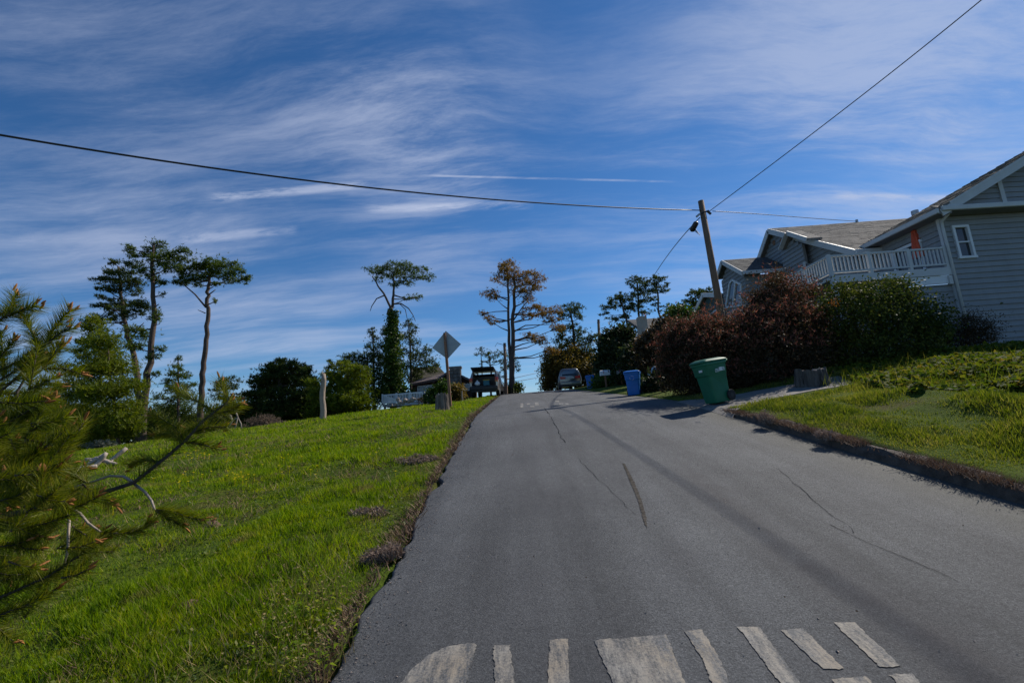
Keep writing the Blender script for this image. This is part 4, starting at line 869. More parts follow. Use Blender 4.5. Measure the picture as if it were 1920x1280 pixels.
def warning_sign():
    Y = 19.0; b = PY(845, 757, Y); b[2] = Hs(b[0], Y); tp = PY(833.5, 624, Y)
    t = thing('road_sign', 'back of a diamond road sign on a red brown timber post at the meadow edge', 'road sign', b)
    MB().beam(b + (0, 0, -.2), tp, .11, .11, (0, 1, 0)).build('post', MAT['post'], t, bevel=.012)
    C_ = [PY(*q, Y + .075) for q in ((836, 620), (864.5, 645), (839, 673), (810, 652))]
    pl = MB().prism(C_, (0, .008, 0)).build('sign_plate', MAT['signback'], t, bevel=.003)
    for s in (.22, .72):
        q = tp + (b - tp) * (s * .36 + .03); MB().tube([q + (0, -.07, 0), q + (0, .1, 0)], .012, 8).build('bolt', MAT['steel'], t)
warning_sign()
def stump(name, label, base, r, h, seed, group=None, mat='stump', flare=1.35):
    rs = np.random.default_rng(seed); t = thing(name, label, 'tree stump', base, group); n = 64; rings = []
    ph = rs.random(6) * 6.28
    for i, z in enumerate(np.linspace(-.15, 1, 8)):
        ring = []
        for k in range(n):
            a = k * 6.283 / n; g = 1 + .10 * math.sin(5 * a + ph[0]) + .08 * math.sin(9 * a + ph[1]) + .05 * math.sin(15 * a + ph[2]) + .16 * (float(fnoise(a * 6, z * 1.2 + seed, seed, 4)) - .5)
            f = 1 + (flare - 1) * (1 - max(z, 0)) ** 2.2; rr = r * g * f; top = h * z
            if i == 7: top = h * (1 + .07 * math.sin(2 * a + ph[3]) + .04 * math.sin(8 * a + ph[4]) + (.30 if mat == 'greystump' else .12) * (float(fnoise(a * 3, seed, 7, 3)) - .5))
            ring.append((base[0] + rr * math.cos(a), base[1] + rr * math.sin(a), base[2] + top))
        rings.append(ring)
    MB().loft(rings, False).build('bark', MAT[mat], t, True)
    ring = rings[-1]; c = np.mean(ring, axis=0); inner = [tuple(np.array(p) * .9 + c * .1 - np.array((0, 0, .03))) for p in ring]; core = [tuple(np.array(p) * .35 + c * .65 - np.array((0, 0, h * .10 * rs.random()))) for p in ring]
    MB().loft([ring, inner, core], False).add([c - (0, 0, h * .12)] + core, [(0, i + 1, (i + 1) % n + 1) for i in range(n)]).build('cut_top', MAT['driftwood'] if mat != 'stump' else MAT['snag'], t)
    for k in range(18):
        a = rs.random() * 6.28; q = np.array(base) + np.array((r * 1.08 * math.cos(a), r * 1.08 * math.sin(a), 0)); zz = np.linspace(-.05, h * (.5 + .55 * rs.random()), 5); MB().tube([q + np.array((-.08 * r * math.cos(a) * e, -.08 * r * math.sin(a) * e, 0)) + np.array((rs.normal(0, .012), rs.normal(0, .012), z_)) for e, z_ in zip((0, .3, .5, .8, 1), zz)], [.03, .026, .022, .018, .006], 6).build('bark_ridge', MAT[mat], t)
p = PY(829, 768, 17.2); p[2] = Hs(p[0], p[1]); stump('tree_stump', 'weathered grey stump standing left of the road sign post', p, .21, .60, 3, None, 'greystump', 1.25)
p = PY(1525, 735, 10.4); p[2] = Hs(p[0], p[1]) - .02; p[2] = min(p[2], PY(1525, 728, 10.4)[2]); stump('tree_stump', 'broad dark stump in shade under the glossy shrub on the right', p, .29, .42, 5, None, 'stump', 1.12)
def snag():
    Y = 20.0; b = PY(605, 783, Y); b[2] = Hs(b[0], Y); tp = PY(606, 701, Y); t = thing('tree_snag', 'bare pale dead trunk standing at the far edge of the meadow', 'tree trunk', b)
    pts = [b + (tp - b) * s + np.array((.03 * math.sin(9 * s), 0, 0)) for s in np.linspace(-.1, 1, 9)]; MB().tube(pts, [.15, .135, .125, .12, .115, .115, .11, .105, .085], 12).build('trunk', MAT['snag'], t, True)
    for s, a in ((.45, .4), (.62, 2.5), (.8, 4.2)): q = b + (tp - b) * s; MB().tube([q, q + (.19 * math.cos(a), .19 * math.sin(a), .07)], [.035, .015], 6).build('branch_stub', MAT['snag'], t)
    for k in range(3): q = tp + (.05 * math.cos(k * 2.1), .05 * math.sin(k * 2.1), -.02); MB().tube([q, q + (0, 0, .10 + .04 * k)], [.03, .006], 5).build('splinter', MAT['snag'], t)
snag()

# utility poles and cables
PY_ = 17.6
def utility_pole():
    b = PY(1356, 612, PY_); tp = PY(1314, 377, PY_); g = b + (b - tp) * .0; d = (b - tp) / np.linalg.norm(b - tp); base = tp + d * ((tp[2] - Hs(b[0], PY_)) / -d[2]); base[2] = Hs(b[0], PY_)
    t = thing('utility_pole', 'leaning wooden utility pole rising behind the reddish shrub', 'utility pole', base)
    MB().tube([base + d * .4, base, (base + tp) / 2, tp], [.155, .15, .135, .115], 14).build('pole', MAT['pole'], t, True)
    q = PY(1322, 399, PY_ - .1); MB().tube([q + (-.18, 0, -.02), q + (.16, 0, .08)], .035, 8).tube([q + (.10, -.02, .05), q + (.22, -.02, -.09)], .05, 8).build('insulator_bracket', MAT['cable'], t)
    q = PY(1310, 404, PY_ - .15); MB().tube([q + (-.10, 0, -.05), q + (.05, 0, .06)], .04, 8).build('clamp', MAT['steel'], t)
    return tp
utility_pole()
def cable(name, label, pts, r, group=None):
    tb = MB().tube(pts, r, 6); return prop(tb.build(name, MAT['cable'], None, True), label, 'cable', group)
def sight_curve(px_pts, Y0, Y1, n=40):
    """a cable: picture points carried to a vertical plane running from depth Y0 to Y1 (straight in plan)"""
    xs = [p[0] for p in px_pts]; out = []
    for x in np.linspace(xs[0], xs[-1], n):
        k = (x - xs[0]) / (xs[-1] - xs[0]); y = smooth(px_pts, x); out.append(PY(x, y, 1 / ((1 - k) / Y0 + k / Y1)))
    return out
def smooth(P, x):
    xs = np.array([p[0] for p in P], float); ys = np.array([p[1] for p in P], float)
    c = np.polyfit(xs, ys, min(3, len(xs) - 1)); return float(np.polyval(c, x))
cable('overhead_cable', 'thick black cable sagging across the sky from the left to the utility pole', sight_curve([(-260, 207), (0, 255), (200, 286), (400, 313), (640, 347), (900, 372), (1100, 387), (1316, 394)], 6.2, PY_), .021)
cable('overhead_cable', 'black cable climbing from the utility pole to the upper right corner', sight_curve([(1328, 398), (1440, 313), (1560, 223), (1700, 114), (1842, -2), (1960, -100)], PY_, 8.8), .015)
cable('overhead_cable', 'thin service line from the utility pole to the grey house roof', sight_curve([(1336, 396), (1430, 402), (1520, 409), (1609, 415)], PY_, 22.86), .016)
cable('overhead_cable', 'cable dropping from the utility pole to the pines behind', sight_curve([(1312, 408), (1290, 432), (1255, 474), (1225, 519), (1200, 562)], PY_, 44), .020)
q = PY(1302, 424, PY_ + .8); t = thing('splice_case', 'black splice case hanging on the cable left of the utility pole', 'cable splice', q)
dd = np.array(PY(1306, 417, PY_ + .7) - PY(1298, 431, PY_ + 1.0)); dd /= np.linalg.norm(dd)
MB().tube([q - dd * .26, q - dd * .2, q + dd * .16, q + dd * .22], [.05, .12, .11, .04], 12).build('case', MAT['carblack'], t, True)
for k in range(3): MB().tube([q - dd * .1 + (k * .05, 0, -.05), q + (.05 + k * .06, 0, -.30 - .06 * k)], .012, 5).build('drop_wire', MAT['cable'], t)
for (bx_, by_, tx_, ty_, Y, lab) in ((1126, 700, 1122, 599, 36, 'thin distant utility pole between the two tree groups right of the crest'), (949, 738, 946, 643, 33.5, 'short dark pole beside the rusty pine and the open car')):
    b = PY(bx_, by_, Y); tp = PY(tx_, ty_, Y); d = (b - tp) / np.linalg.norm(b - tp); base = tp + d * ((tp[2] - Hs(b[0], Y)) / -d[2]); t = thing('utility_pole', lab, 'utility pole', base)
    MB().tube([base + d * .3, base, tp], [.14, .13, .10], 8).build('pole', MAT['pole'], t, True); MB().tube([tp + d * .25 + (-.12, 0, 0), tp + d * .25 + (.12, 0, .03)], .03, 6).build('insulator_bracket', MAT['cable'], t)
cable('overhead_cable', 'upper of two thin far lines crossing the gap of sky above the crest', sight_curve([(948, 712), (985, 704), (1030, 694)], 33.5, 60, 12), .022)
cable('overhead_cable', 'lower of two thin far lines crossing the gap of sky above the crest', sight_curve([(948, 718), (985, 712), (1030, 703)], 33.5, 60, 12), .022)

# mailboxes
def mailbox(px, py, Y, label, mat, s=1):
    c = PY(px, py, Y); g = float(H(c[0], Y)); t = thing('mailbox', label, 'mailbox', (c[0], Y, g)); w_, h, d = .26 * s, .26 * s, .48 * s
    arch = [(-w_ / 2, -h / 2), (w_ / 2, -h / 2)] + [(w_ / 2 * math.cos(a), h * .05 + h * .5 * math.sin(a)) for a in np.linspace(0, math.pi, 9)]
    MB().prism([(c[0] + z * 0 - d / 2, Y + x, c[2] + z) for x, z in arch], (d, 0, 0)).build('box', MAT[mat], t); MB().box((c[0], Y, (g + c[2] - h / 2) / 2), (.09, .09, c[2] - h / 2 - g)).build('post', MAT['post'], t)
    MB().box((c[0] - .1, Y - w_ / 2 - .012, c[2] + .04), (.02, .012, .16)).build('flag', MAT['taillight'], t)
mailbox(1134, 699, 26.5, 'white mailbox on a post right of the farther blue bin', 'whitetrim', 1.15)
mailbox(1164, 697, 25.5, 'dull grey mailbox in the hedge shade behind the nearer blue bin', 'steel', .9)
# bundle glimpsed behind the hedge
p = PY(1229, 700, 18.5); t = thing('covered_bundle', 'pale blue covered bundle glimpsed behind the hedge beside the nearer blue bin', 'bundle', (p[0], 18.5, float(H(p[0], 18.5))))
m = MB(); n = 14
for cx, cz, w_, h in ((p[0], p[2] + .16, .15, .14), (p[0] - .16, p[2] - .02, .16, .15), (p[0] + .18, p[2] + .0, .2, .18), (p[0], p[2] - .45, .45, .5)):
    m.loft([[(cx + w_ * math.cos(a * 6.283 / n) * q * (1 + .1 * math.sin(a * 3)), 18.5 + w_ * .8 * math.sin(a * 6.283 / n) * q, cz + h * zz) for a in range(n)] for zz, q in ((-1, .8), (-.4, 1), (.3, .9), (.8, .5), (1, .1))])
m.build('cover', MAT['tarp'], t, True)

# ------------------------------------------------------------------ vehicles
def wheel(parent, x, y, r, wd):
    w_ = MB().tube([(x - wd / 2, y, r), (x + wd / 2, y, r)], r, 20).build('wheel', MAT['rubber'], parent, bevel=.025); sx = math.copysign(1, x)
    MB().tube([(x + sx * (wd / 2 - .01), y, r), (x + sx * (wd / 2 + .012), y, r)], r * .62, 14).build('rim', MAT['steel'], w_)
def minivan():
    Y = 36.2; c = PY(1071, 729, Y); t = thing('minivan', 'silver minivan with red tail lamps parked at the crest of the road', 'minivan', (0, 0, 0), None)
    S = [(0, .66, .76, .86, .80, .60, .40, 1.08, 1.52), (.06, .80, .88, .91, .86, .62, .32, 1.08, 1.66), (.5, .86, .92, .93, .88, .66, .28, 1.08, 1.74), (2.2, .86, .92, .93, .88, .68, .28, 1.05, 1.76), (3.1, .86, .92, .93, .86, .66, .28, 1.02, 1.66), (3.9, .86, .92, .90, .78, .60, .28, 1.0, 1.12), (4.6, .80, .88, .84, .70, .5, .30, .85, .95), (4.8, .7, .78, .76, .6, .45, .36, .70, .75)]
    rings = []
    for y, a, b, cc, d, e, z0, zb, z1 in S:
        half = [(a, z0), (b, z0 + .15), (cc, (z0 + zb) / 2), (d, zb), ((d + e) / 2 + .02, (zb + z1) / 2), (e, z1 - .06), (e * .7, z1)]
        rings.append([(x, y, z) for x, z in half] + [(-x, y, z) for x, z in reversed(half)])
    MB().loft(rings).build('body', MAT['vansilver_shaded'], t, True, fixn=True)
    MB().prism([(-.64, -.03, 1.12), (.64, -.03, 1.12), (.53, .06, 1.55), (-.53, .06, 1.55)], (0, .05, 0)).build('rear_window', MAT['carglass'], t)
    for s in (-1, 1):
        MB().prism([(s * .80, -.05, .86), (s * .38, -.05, .88), (s * .38, -.05, 1.03), (s * .80, -.05, 1.08)], (0, .12, 0)).build('tail_lamp', MAT['taillight'], t)
        MB().prism([(s * .88, .5, 1.12), (s * .88, 3.0, 1.08), (s * .72, 2.8, 1.58), (s * .72, .6, 1.60)], (-.03 * s, 0, 0)).build('side_window', MAT['carglass'], t)
        for y in (.85, 3.85): wheel(t, s * .80, y, .33, .22)
    MB().box((0, -.045, .95), (.62, .05, .16)).build('licence_plate_panel', MAT['steel'], t); MB().box((0, -.06, .52), (1.62, .16, .26)).build('bumper', MAT['vansilver_shaded'], t, bevel=.05); MB().box((0, -.03, .34), (1.5, .12, .12)).build('valance', MAT['carblack'], t)
    t.location = (c[0], Y, float(zr(Y)) + .01); t.rotation_euler = (rad(1.5), 0, rad(-1))
minivan()
def suv():
    Y = 30.5; c = PY(908, 741, Y); t = thing('suv', 'silver car with its tailgate open parked on the grass left of the crest', 'car', (0, 0, 0), None); W_ = .95
    prof = [(0, .48), (0, 1.02), (.10, 1.20), (.34, 1.70), (2.6, 1.76), (3.35, 1.22), (4.5, 1.08), (4.72, .80), (4.68, .42), (.3, .42)]
    b = MB()
    for s in (-1, 1): b.prism([(s * (W_ - (.10 if z > 1.2 else 0)), y, z) for y, z in prof], (-s * .14, 0, 0))
    b.prism([(-.83, .34, 1.70), (.83, .34, 1.70), (.83, 2.6, 1.76), (-.83, 2.6, 1.76)], (0, 0, .05)).prism([(-.85, 3.35, 1.2), (.85, 3.35, 1.2), (.85, 4.5, 1.06), (-.85, 4.5, 1.06)], (0, 0, .05)).box((0, 2.3, .62), (1.7, 4.4, .24)).box((0, 4.55, .74), (1.7, .25, .6))
    b.build('body', MAT['suvpaint'], t, bevel=.03)
    MB().box((0, 1.25, 1.05), (1.6, .15, .75)).box((0, .65, .76), (1.6, 1.2, .04)).build('interior', MAT['carblack'], t)
    MB().prism([(-.7, 2.6, 1.7), (.7, 2.6, 1.7), (.75, 3.3, 1.25), (-.75, 3.3, 1.25)], (0, .03, 0)).build('windscreen', MAT['carglass'], t)
    for s in (-1, 1):
        for y0, y1 in ((.55, 1.45), (1.55, 2.35), (2.42, 3.0)): zt = 1.62 if y1 < 2.5 else 1.45; MB().prism([(s * (W_ - .03), y0, 1.2), (s * (W_ - .03), y1, 1.2), (s * (W_ - .085), y1 - .08, zt), (s * (W_ - .085), y0 + .1, zt)], (-.02 * s, 0, 0)).build('side_window', MAT['carglass'], t)
        l = MB().box((s * .865, -.01, 1.20), (.20, .14, .20)).build('tail_lamp', MAT['taillight'], t, bevel=.02); MB().box((s * .865, -.012, 1.05), (.19, .13, .10)).build('indicator', MAT['amber'], l)
        for y in (.95, 3.75): wheel(t, s * .84, y, .36, .24)
    MB().box((0, -.10, .60), (1.9, .22, .26)).build('bumper', MAT['carblack'], t, bevel=.05); MB().box((0, -.05, .42), (1.7, .2, .12)).build('valance', MAT['carblack'], t); MB().box((0, -.22, .46), (.12, .16, .08)).build('tow_hitch', MAT['carblack'], t)  # bumper coloured black to stand for shade on the car's rear
    tg = MB().prism([(-.80, .32, 1.74), (.80, .32, 1.74), (.76, -.62, 1.92), (-.76, -.62, 1.92)], (0, .02, .06)).build('tailgate', MAT['carblack'], t, bevel=.01); MB().prism([(-.66, .2, 1.755), (.66, .2, 1.755), (.62, -.2, 1.83), (-.62, -.2, 1.83)], (0, -.003, -.012)).build('tailgate_glass', MAT['carglass'], tg)
    for s in (-1, 1): MB().tube([(s * .74, .15, 1.35), (s * .72, -.25, 1.83)], .012, 6).build('gas_strut', MAT['steel'], t)
    z0 = max(float(zr(Y)), Hs(c[0], Y)); t.location = (c[0], Y, z0 - .03); t.rotation_euler = (rad(2.0), rad(1.5), rad(-4))
    def inside(x, y, z): return np.array(t.matrix_basis @ Vector((x, y, z)))
    q = inside(-.45, .12, .80); a = thing('plastic_bag', 'white plastic bag resting in the open back of the silver car', 'bag', q); n = 12
    MB().loft([[(q[0] + r * (1 + .15 * math.sin(3 * k)) * math.cos(k * 6.283 / n), q[1] + r * .8 * math.sin(k * 6.283 / n), q[2] + z) for k in range(n)] for z, r in ((0, .10), (.05, .17), (.16, .18), (.25, .12), (.29, .04), (.34, .06))]).build('bag_body', MAT['bag'], a, True)
    q = inside(.12, .5, .79); a = thing('storage_box', 'teal storage box inside the open back of the silver car', 'box', q); MB().box(q + (0, 0, .17), (.42, .34, .34)).build('tub', solid('teal plastic', (.02, .16, .20), .5), a, bevel=.02); MB().box(q + (0, 0, .365), (.46, .38, .05)).build('lid', solid('yellow plastic lid', (.45, .30, .02), .5), a, bevel=.01)
suv()

# logs, rocks, dead branches
def log(base, d, L, r, name, label, cat, group):
    d = np.array(d, float); d /= np.linalg.norm(d); n = 7; pts = [np.array(base) + d * L * s + np.array((random.gauss(0, .06), random.gauss(0, .06), random.gauss(0, .03))) * L * .3 for s in np.linspace(-.5, .5, n)]
    t = thing(name, label, cat, base, group); MB().tube(pts, [r * random.uniform(.7, 1.15) for _ in range(n)], 9).build('wood', MAT['driftwood'], t, True)
    q = pts[4]; MB().tube([q, q + np.array((random.gauss(0, .3), random.gauss(0, .2), .22)) * L * .6], [r * .5, r * .15], 6).build('broken_limb', MAT['driftwood'], t, True)
for px_, py_, dx, dz in ((150, 882, 1, .1), (165, 874, .8, .5), (182, 872, .5, .9), (200, 868, .7, -.3), (214, 860, .3, .4), (178, 862, 1, .05)):
    q = GR(px_, py_ + 6, H); q[2] = Hs(q[0], q[1]) + .10; log(q, (dx, .3 * random.random(), dz), .40 + .25 * random.random(), .045, 'log', 'bleached log in the heap behind the hanging pine branch at the left', 'log', 'bleached logs heaped at the far left of the meadow')
t0 = PY(440, 806, 21.5); t0[2] = Hs(t0[0], 21.5); t = thing('fallen_branch', 'bleached forked dead branch lying at the meadow edge left of the brown bush', 'branch', t0)
for pl in ([(430, 800), (436, 788), (432, 778)], [(436, 788), (446, 782), (452, 794), (453, 806)], [(425, 796), (436, 788)], [(446, 782), (443, 774)], [(440, 806), (446, 782)]): MB().tube([PY(a, b, 21.5) for a, b in pl], .03, 6).build('limb', MAT['driftwood'], t, True)
for k, (px_, py_, r) in enumerate(((742, 760, .16), (749, 757, .22), (756, 757, .17), (760, 753, .24), (767, 754, .2), (773, 752, .26), (778, 750, .15), (746, 751, .2), (735, 761, .12))):
    q = PY(px_, py_, 26.3); q[2] = max(Hs(q[0], 26.3), q[2]) ; b = bmesh.new(); bmesh.ops.create_icosphere(b, subdivisions=2, radius=r * .62)
    for v in b.verts: v.co *= 1 + .35 * (float(fnoise(v.co.x * 5 + k * 7, v.co.y * 5 + v.co.z * 4, k, 2)) - .5); v.co.z *= .8
    me = bpy.data.meshes.new('rock'); b.to_mesh(me); b.free(); o = link('rock', me, MAT['rock'], None, False); o.location = q + (0, 0, r * .35); o.rotation_euler = (k, k * 2, k * 3)
    prop(o, 'pale stone in the heap below the white picket railing', 'rock', 'pale stones heaped below the picket railing')
p = PY(867, 749, 26); t = thing('marker_post', 'short pale timber stake by the rusty shrub left of the open car', 'post', (p[0], 26, Hs(p[0], 26))); MB().beam((p[0], 26, Hs(p[0], 26) - .1), PY(866, 733, 26), .07, .07, (0, 1, 0)).build('stake', MAT['snag'], t); MB().box(PY(866, 733, 26), (.09, .09, .03)).build('stake_top', MAT['snag'], t)

# ------------------------------------------------------------------ trees and shrubs
def sprays(P, L, wd, k, up=.5, out=None):
    """k thin blades springing from every point"""
    n = len(P); P = np.repeat(P, k, 0); d = RNG.normal(0, 1, (n * k, 3)); d[:, 2] += up
    if out is not None: d += np.repeat(out, k, 0)
    d /= np.linalg.norm(d, axis=1)[:, None]; l = L * (.55 + .7 * RNG.random(n * k)); s = np.cross(d, RNG.normal(0, 1, (n * k, 3))); s /= np.linalg.norm(s, axis=1)[:, None]; s *= wd / 2
    return np.stack([P - s, P + s, P + d * l[:, None]], 1)
def leaves(P, L, wd, k, up=.3):
    """diamond leaves, two triangles each"""
    n = len(P); P = np.repeat(P, k, 0) + RNG.normal(0, L * .8, (n * k, 3)); d = RNG.normal(0, 1, (n * k, 3)); d[:, 2] += up; d /= np.linalg.norm(d, axis=1)[:, None]
    l = (L * (.6 + .6 * RNG.random(n * k)))[:, None]; s = np.cross(d, RNG.normal(0, 1, (n * k, 3))); s /= np.linalg.norm(s, axis=1)[:, None]; s *= wd / 2
    M_ = P + d * l * .5; T = np.empty((2 * n * k, 3, 3)); T[0::2] = np.stack([P, M_ - s, P + d * l], 1); T[1::2] = np.stack([P, P + d * l, M_ + s], 1); return T
def clump_pts(cx, cy, rx, ry, Y, n, sub=None, spread=.9, shell=0., flat=.55):
    """points gathered in sub-clumps inside an ellipsoid seen at (cx, cy) with radii rx, ry pixels at depth Y"""
    m = m_per_px(Y); c = PY(cx, cy, Y); k = sub or int(9 + rx * ry / 9); g = RNG.normal(0, 1, (k, 3)); g /= np.linalg.norm(g, axis=1)[:, None]; g *= (RNG.random(k) ** (1 / 3) * (1 - shell) + shell)[:, None]
    R3 = np.array([rx * m, rx * m * spread, ry * m]); S = c + g * R3 * 1.12; i = RNG.integers(0, k, n)
    sr = min(rx, ry * 1.6) * m * .42; w_ = (.4 + 1.0 * RNG.random(k))[i][:, None]; return S[i] + RNG.normal(0, 1, (n, 3)) * w_ * np.array([sr, sr, sr * flat]) * .8, S
def tree(name, label, Y, trunks, clumps, mat, bark='bark', tuft=.30, wd=.05, k=7, dens=.55, group=None, limbs=(), cat='tree', depth=.7, kind='spray', up=.5, flat=.55, extra=None, autolimb=True):
    """trunks / limbs: ([(px, py)..], width px at foot, width px at top); clumps: (cx, cy, rx, ry[, dy])"""
    m = m_per_px(Y); f = PY(*trunks[0][0][0], Y); gz = Hs(f[0], Y); t = thing(name, label, cat, (f[0], Y, min(gz, f[2])), group); TP = []
    for j, (pl, w0, w1) in enumerate(trunks):
        pts = [PY(a, b, Y + .12 * j) for a, b in pl]
        if j == 0 and pts[0][2] > gz: pts = [np.array((pts[0][0], pts[0][1], gz - .2))] + pts
        fine = []
        for a, b in zip(pts[:-1], pts[1:]):
            for s in (0, .25, .5, .75): fine.append(a + (b - a) * s + RNG.normal(0, .25 * w1 * m, 3) * (s > 0))
        fine.append(pts[-1]); rs = np.linspace(w0 * m / 2, w1 * m / 2, len(fine)); MB().tube(fine, list(rs), 9).build('trunk', MAT[bark], t, True); TP += [(p, r) for p, r in zip(fine, rs)]
    lb = MB(); F = []; R_ = []
    for c in clumps:
        cx, cy, rx, ry = c[:4]; dy = c[4] if len(c) > 4 else RNG.uniform(-1, 1) * depth * rx * m * 1.2; ar = math.pi * rx * ry
        P, S = clump_pts(cx, cy, rx, ry, Y + dy, max(12, int(ar * dens * (.80 if kind == 'spray' else .8))), flat=flat); F.append(P)
        if autolimb and TP:
            cc = PY(cx, cy, Y + dy); best = min(TP, key=lambda q: np.linalg.norm((q[0] - cc) * (1, .6, 1)) + (3 if q[0][2] > cc[2] - .05 * m * rx else 0)); a = best[0]; mid = (a + cc) / 2 + (0, 0, -.06 * np.linalg.norm(cc - a)); r = min(best[1] * .5, .5 * m * 3)
            lb.tube([a, mid, cc], [r, r * .6, r * .3], 5, False)
            for q in S[:: max(1, len(S) // 5)]: lb.tube([mid * .35 + cc * .65, (cc + q) / 2 + (0, 0, -.02), q], [r * .35, r * .25, .012], 4, False)
    for pl, w0, w1 in limbs: pts = [PY(a, b, Y - .1) for a, b in pl]; MB().tube(pts, list(np.linspace(w0 * m / 2, w1 * m / 2, len(pts))), 6).build('branch', MAT[bark], t, True)
    if lb.v: prop(lb.build('twigs', MAT[bark], t, True), kind='stuff')
    P = np.concatenate(F); T = sprays(P, tuft * .62, wd * .8, k - 1, up) if kind == 'spray' else leaves(P, tuft, wd, k, up); tri_obj('crown', T, MAT[mat], t)
    if extra: extra(t, Y, m)
    return t
G1 = 'tall bare-trunked pines on the left hillside'
tree('tall_pine', 'tallest pine of the left pair, straight upright trunk and bushy top', 30, [([(268, 826), (272, 740), (283, 660), (290, 600), (287, 540), (285, 490), (288, 456)], 15, 4)],
     [(294, 459, 13, 8), (281, 474, 18, 9), (244, 466, 10, 6), (252, 477, 13, 8), (250, 497, 17, 8), (300, 490, 20, 11), (322, 480, 17, 9), (318, 500, 20, 10), (345, 472, 13, 8), (340, 488, 12, 8), (272, 512, 20, 8), (292, 524, 14, 7), (303, 552, 5, 4), (310, 530, 7, 4), (292, 592, 9, 13), (265, 628, 22, 8), (255, 648, 20, 8), (300, 655, 8, 7), (288, 668, 12, 5), (250, 617, 14, 7), (290, 700, 8, 5)],
     'pine', 'bark', .30, .05, 7, .52, G1, [([(287, 578), (298, 570)], 3, 1.5), ([(288, 610), (300, 607)], 2, 1), ([(286, 556), (302, 558)], 1.5, .8)])
tree('tall_pine', 'pine of the left pair that leans left with layered dark tiers of foliage', 30.6, [([(262, 830), (262, 760), (255, 690), (243, 640), (235, 605), (228, 560), (222, 500)], 14, 4)],
     [(213, 491, 8, 7), (213, 508, 15, 7), (198, 527, 20, 5), (225, 523, 28, 9), (200, 543, 18, 5), (237, 545, 25, 8), (190, 572, 15, 5), (190, 556, 10, 4), (225, 568, 30, 9), (248, 588, 20, 7), (178, 600, 15, 4), (208, 596, 24, 7), (262, 575, 17, 10), (215, 580, 20, 6), (255, 532, 18, 6), (240, 512, 12, 6)],
     'pinedark', 'bark', .30, .05, 7, .6, G1, [([(243, 640), (262, 612), (270, 605)], 3, 1), ([(232, 610), (215, 602)], 3, 1.5)])
tree('tall_pine', 'slender pine with a wide flat crown standing right of the left pair', 31, [([(379, 740), (382, 690), (386, 650), (390, 600), (388, 560), (391, 535), (393, 515)], 11, 5)],
     [(343, 512, 17, 9), (348, 527, 13, 7), (333, 530, 8, 5), (362, 503, 15, 9), (377, 497, 16, 9), (396, 496, 20, 9), (420, 497, 20, 10), (443, 510, 14, 8), (460, 524, 9, 9), (432, 522, 20, 8), (408, 514, 18, 8), (380, 518, 16, 7), (362, 522, 12, 6), (405, 533, 8, 4), (372, 535, 8, 4), (405, 563, 4, 4)],
     'pine', 'bark', .30, .05, 7, .6, G1, [([(386, 576), (366, 552), (345, 534)], 3.5, 2), ([(385, 587), (371, 581)], 2, 1), ([(392, 552), (404, 543)], 3, 1.5)])
G2 = 'evergreens along the far edge of the meadow'
tree('small_fir', 'small pointed young fir beneath the slender flat-crowned pine', 32, [([(335, 800), (334, 740), (334, 672)], 6, 2)],
     [(334, 672, 6, 7), (334, 688, 12, 7), (328, 702, 18, 7), (342, 705, 18, 7), (315, 715, 14, 5), (352, 722, 14, 7), (328, 727, 22, 9), (340, 745, 26, 11), (330, 765, 30, 14), (305, 745, 14, 8)], 'pine', 'bark', .26, .05, 7, .5, G2)
tree('bushy_pine', 'bushy yellow green pine with a thin leaning trunk at the left of the meadow', 24, [([(223, 834), (217, 780), (208, 720), (203, 660), (200, 620)], 7, 2)],
     [(178, 612, 20, 16), (195, 640, 28, 16), (165, 640, 15, 12), (185, 665, 36, 16), (215, 690, 32, 18), (170, 695, 36, 16), (150, 725, 36, 12), (225, 725, 36, 16), (190, 735, 40, 16), (140, 745, 30, 9), (240, 760, 26, 16), (170, 770, 46, 20), (215, 790, 36, 18), (150, 800, 40, 20), (185, 815, 36, 14), (245, 800, 20, 20)], 'pinebright', 'bark', .30, .045, 7, .60, G2, depth=.9)
tree('bushy_pine', 'shaded bushy pine low at the far left behind the yellow green pine', 28, [([(95, 835), (96, 780), (98, 740)], 8, 3)], [(90, 770, 40, 18), (130, 790, 40, 20), (60, 800, 50, 26), (110, 815, 50, 22), (20, 810, 50, 26), (-30, 800, 50, 30)], 'pinedark', 'barkdark', .34, .06, 7, .55, G2)
tree('bushy_pine', 'low dark pine filling the gap between the tall left pair and the slender pine', 33, [([(300, 830), (302, 790), (304, 765)], 8, 3)], [(295, 775, 24, 16), (320, 790, 30, 14), (280, 800, 26, 16), (355, 785, 26, 16), (385, 795, 30, 14), (340, 805, 40, 10)], 'pinedark', 'barkdark', .34, .06, 7, .5, G2)
tree('small_cypress', 'small flat topped cypress left of the broad dark cypress', 33, [([(420, 800), (421, 760), (424, 725)], 5, 3)], [(435, 711, 18, 5), (420, 718, 18, 5), (408, 728, 14, 5), (430, 725, 18, 6), (415, 745, 16, 8), (440, 750, 18, 8), (425, 772, 24, 12)], 'pinedark', 'barkdark', .26, .05, 7, .6, G2)
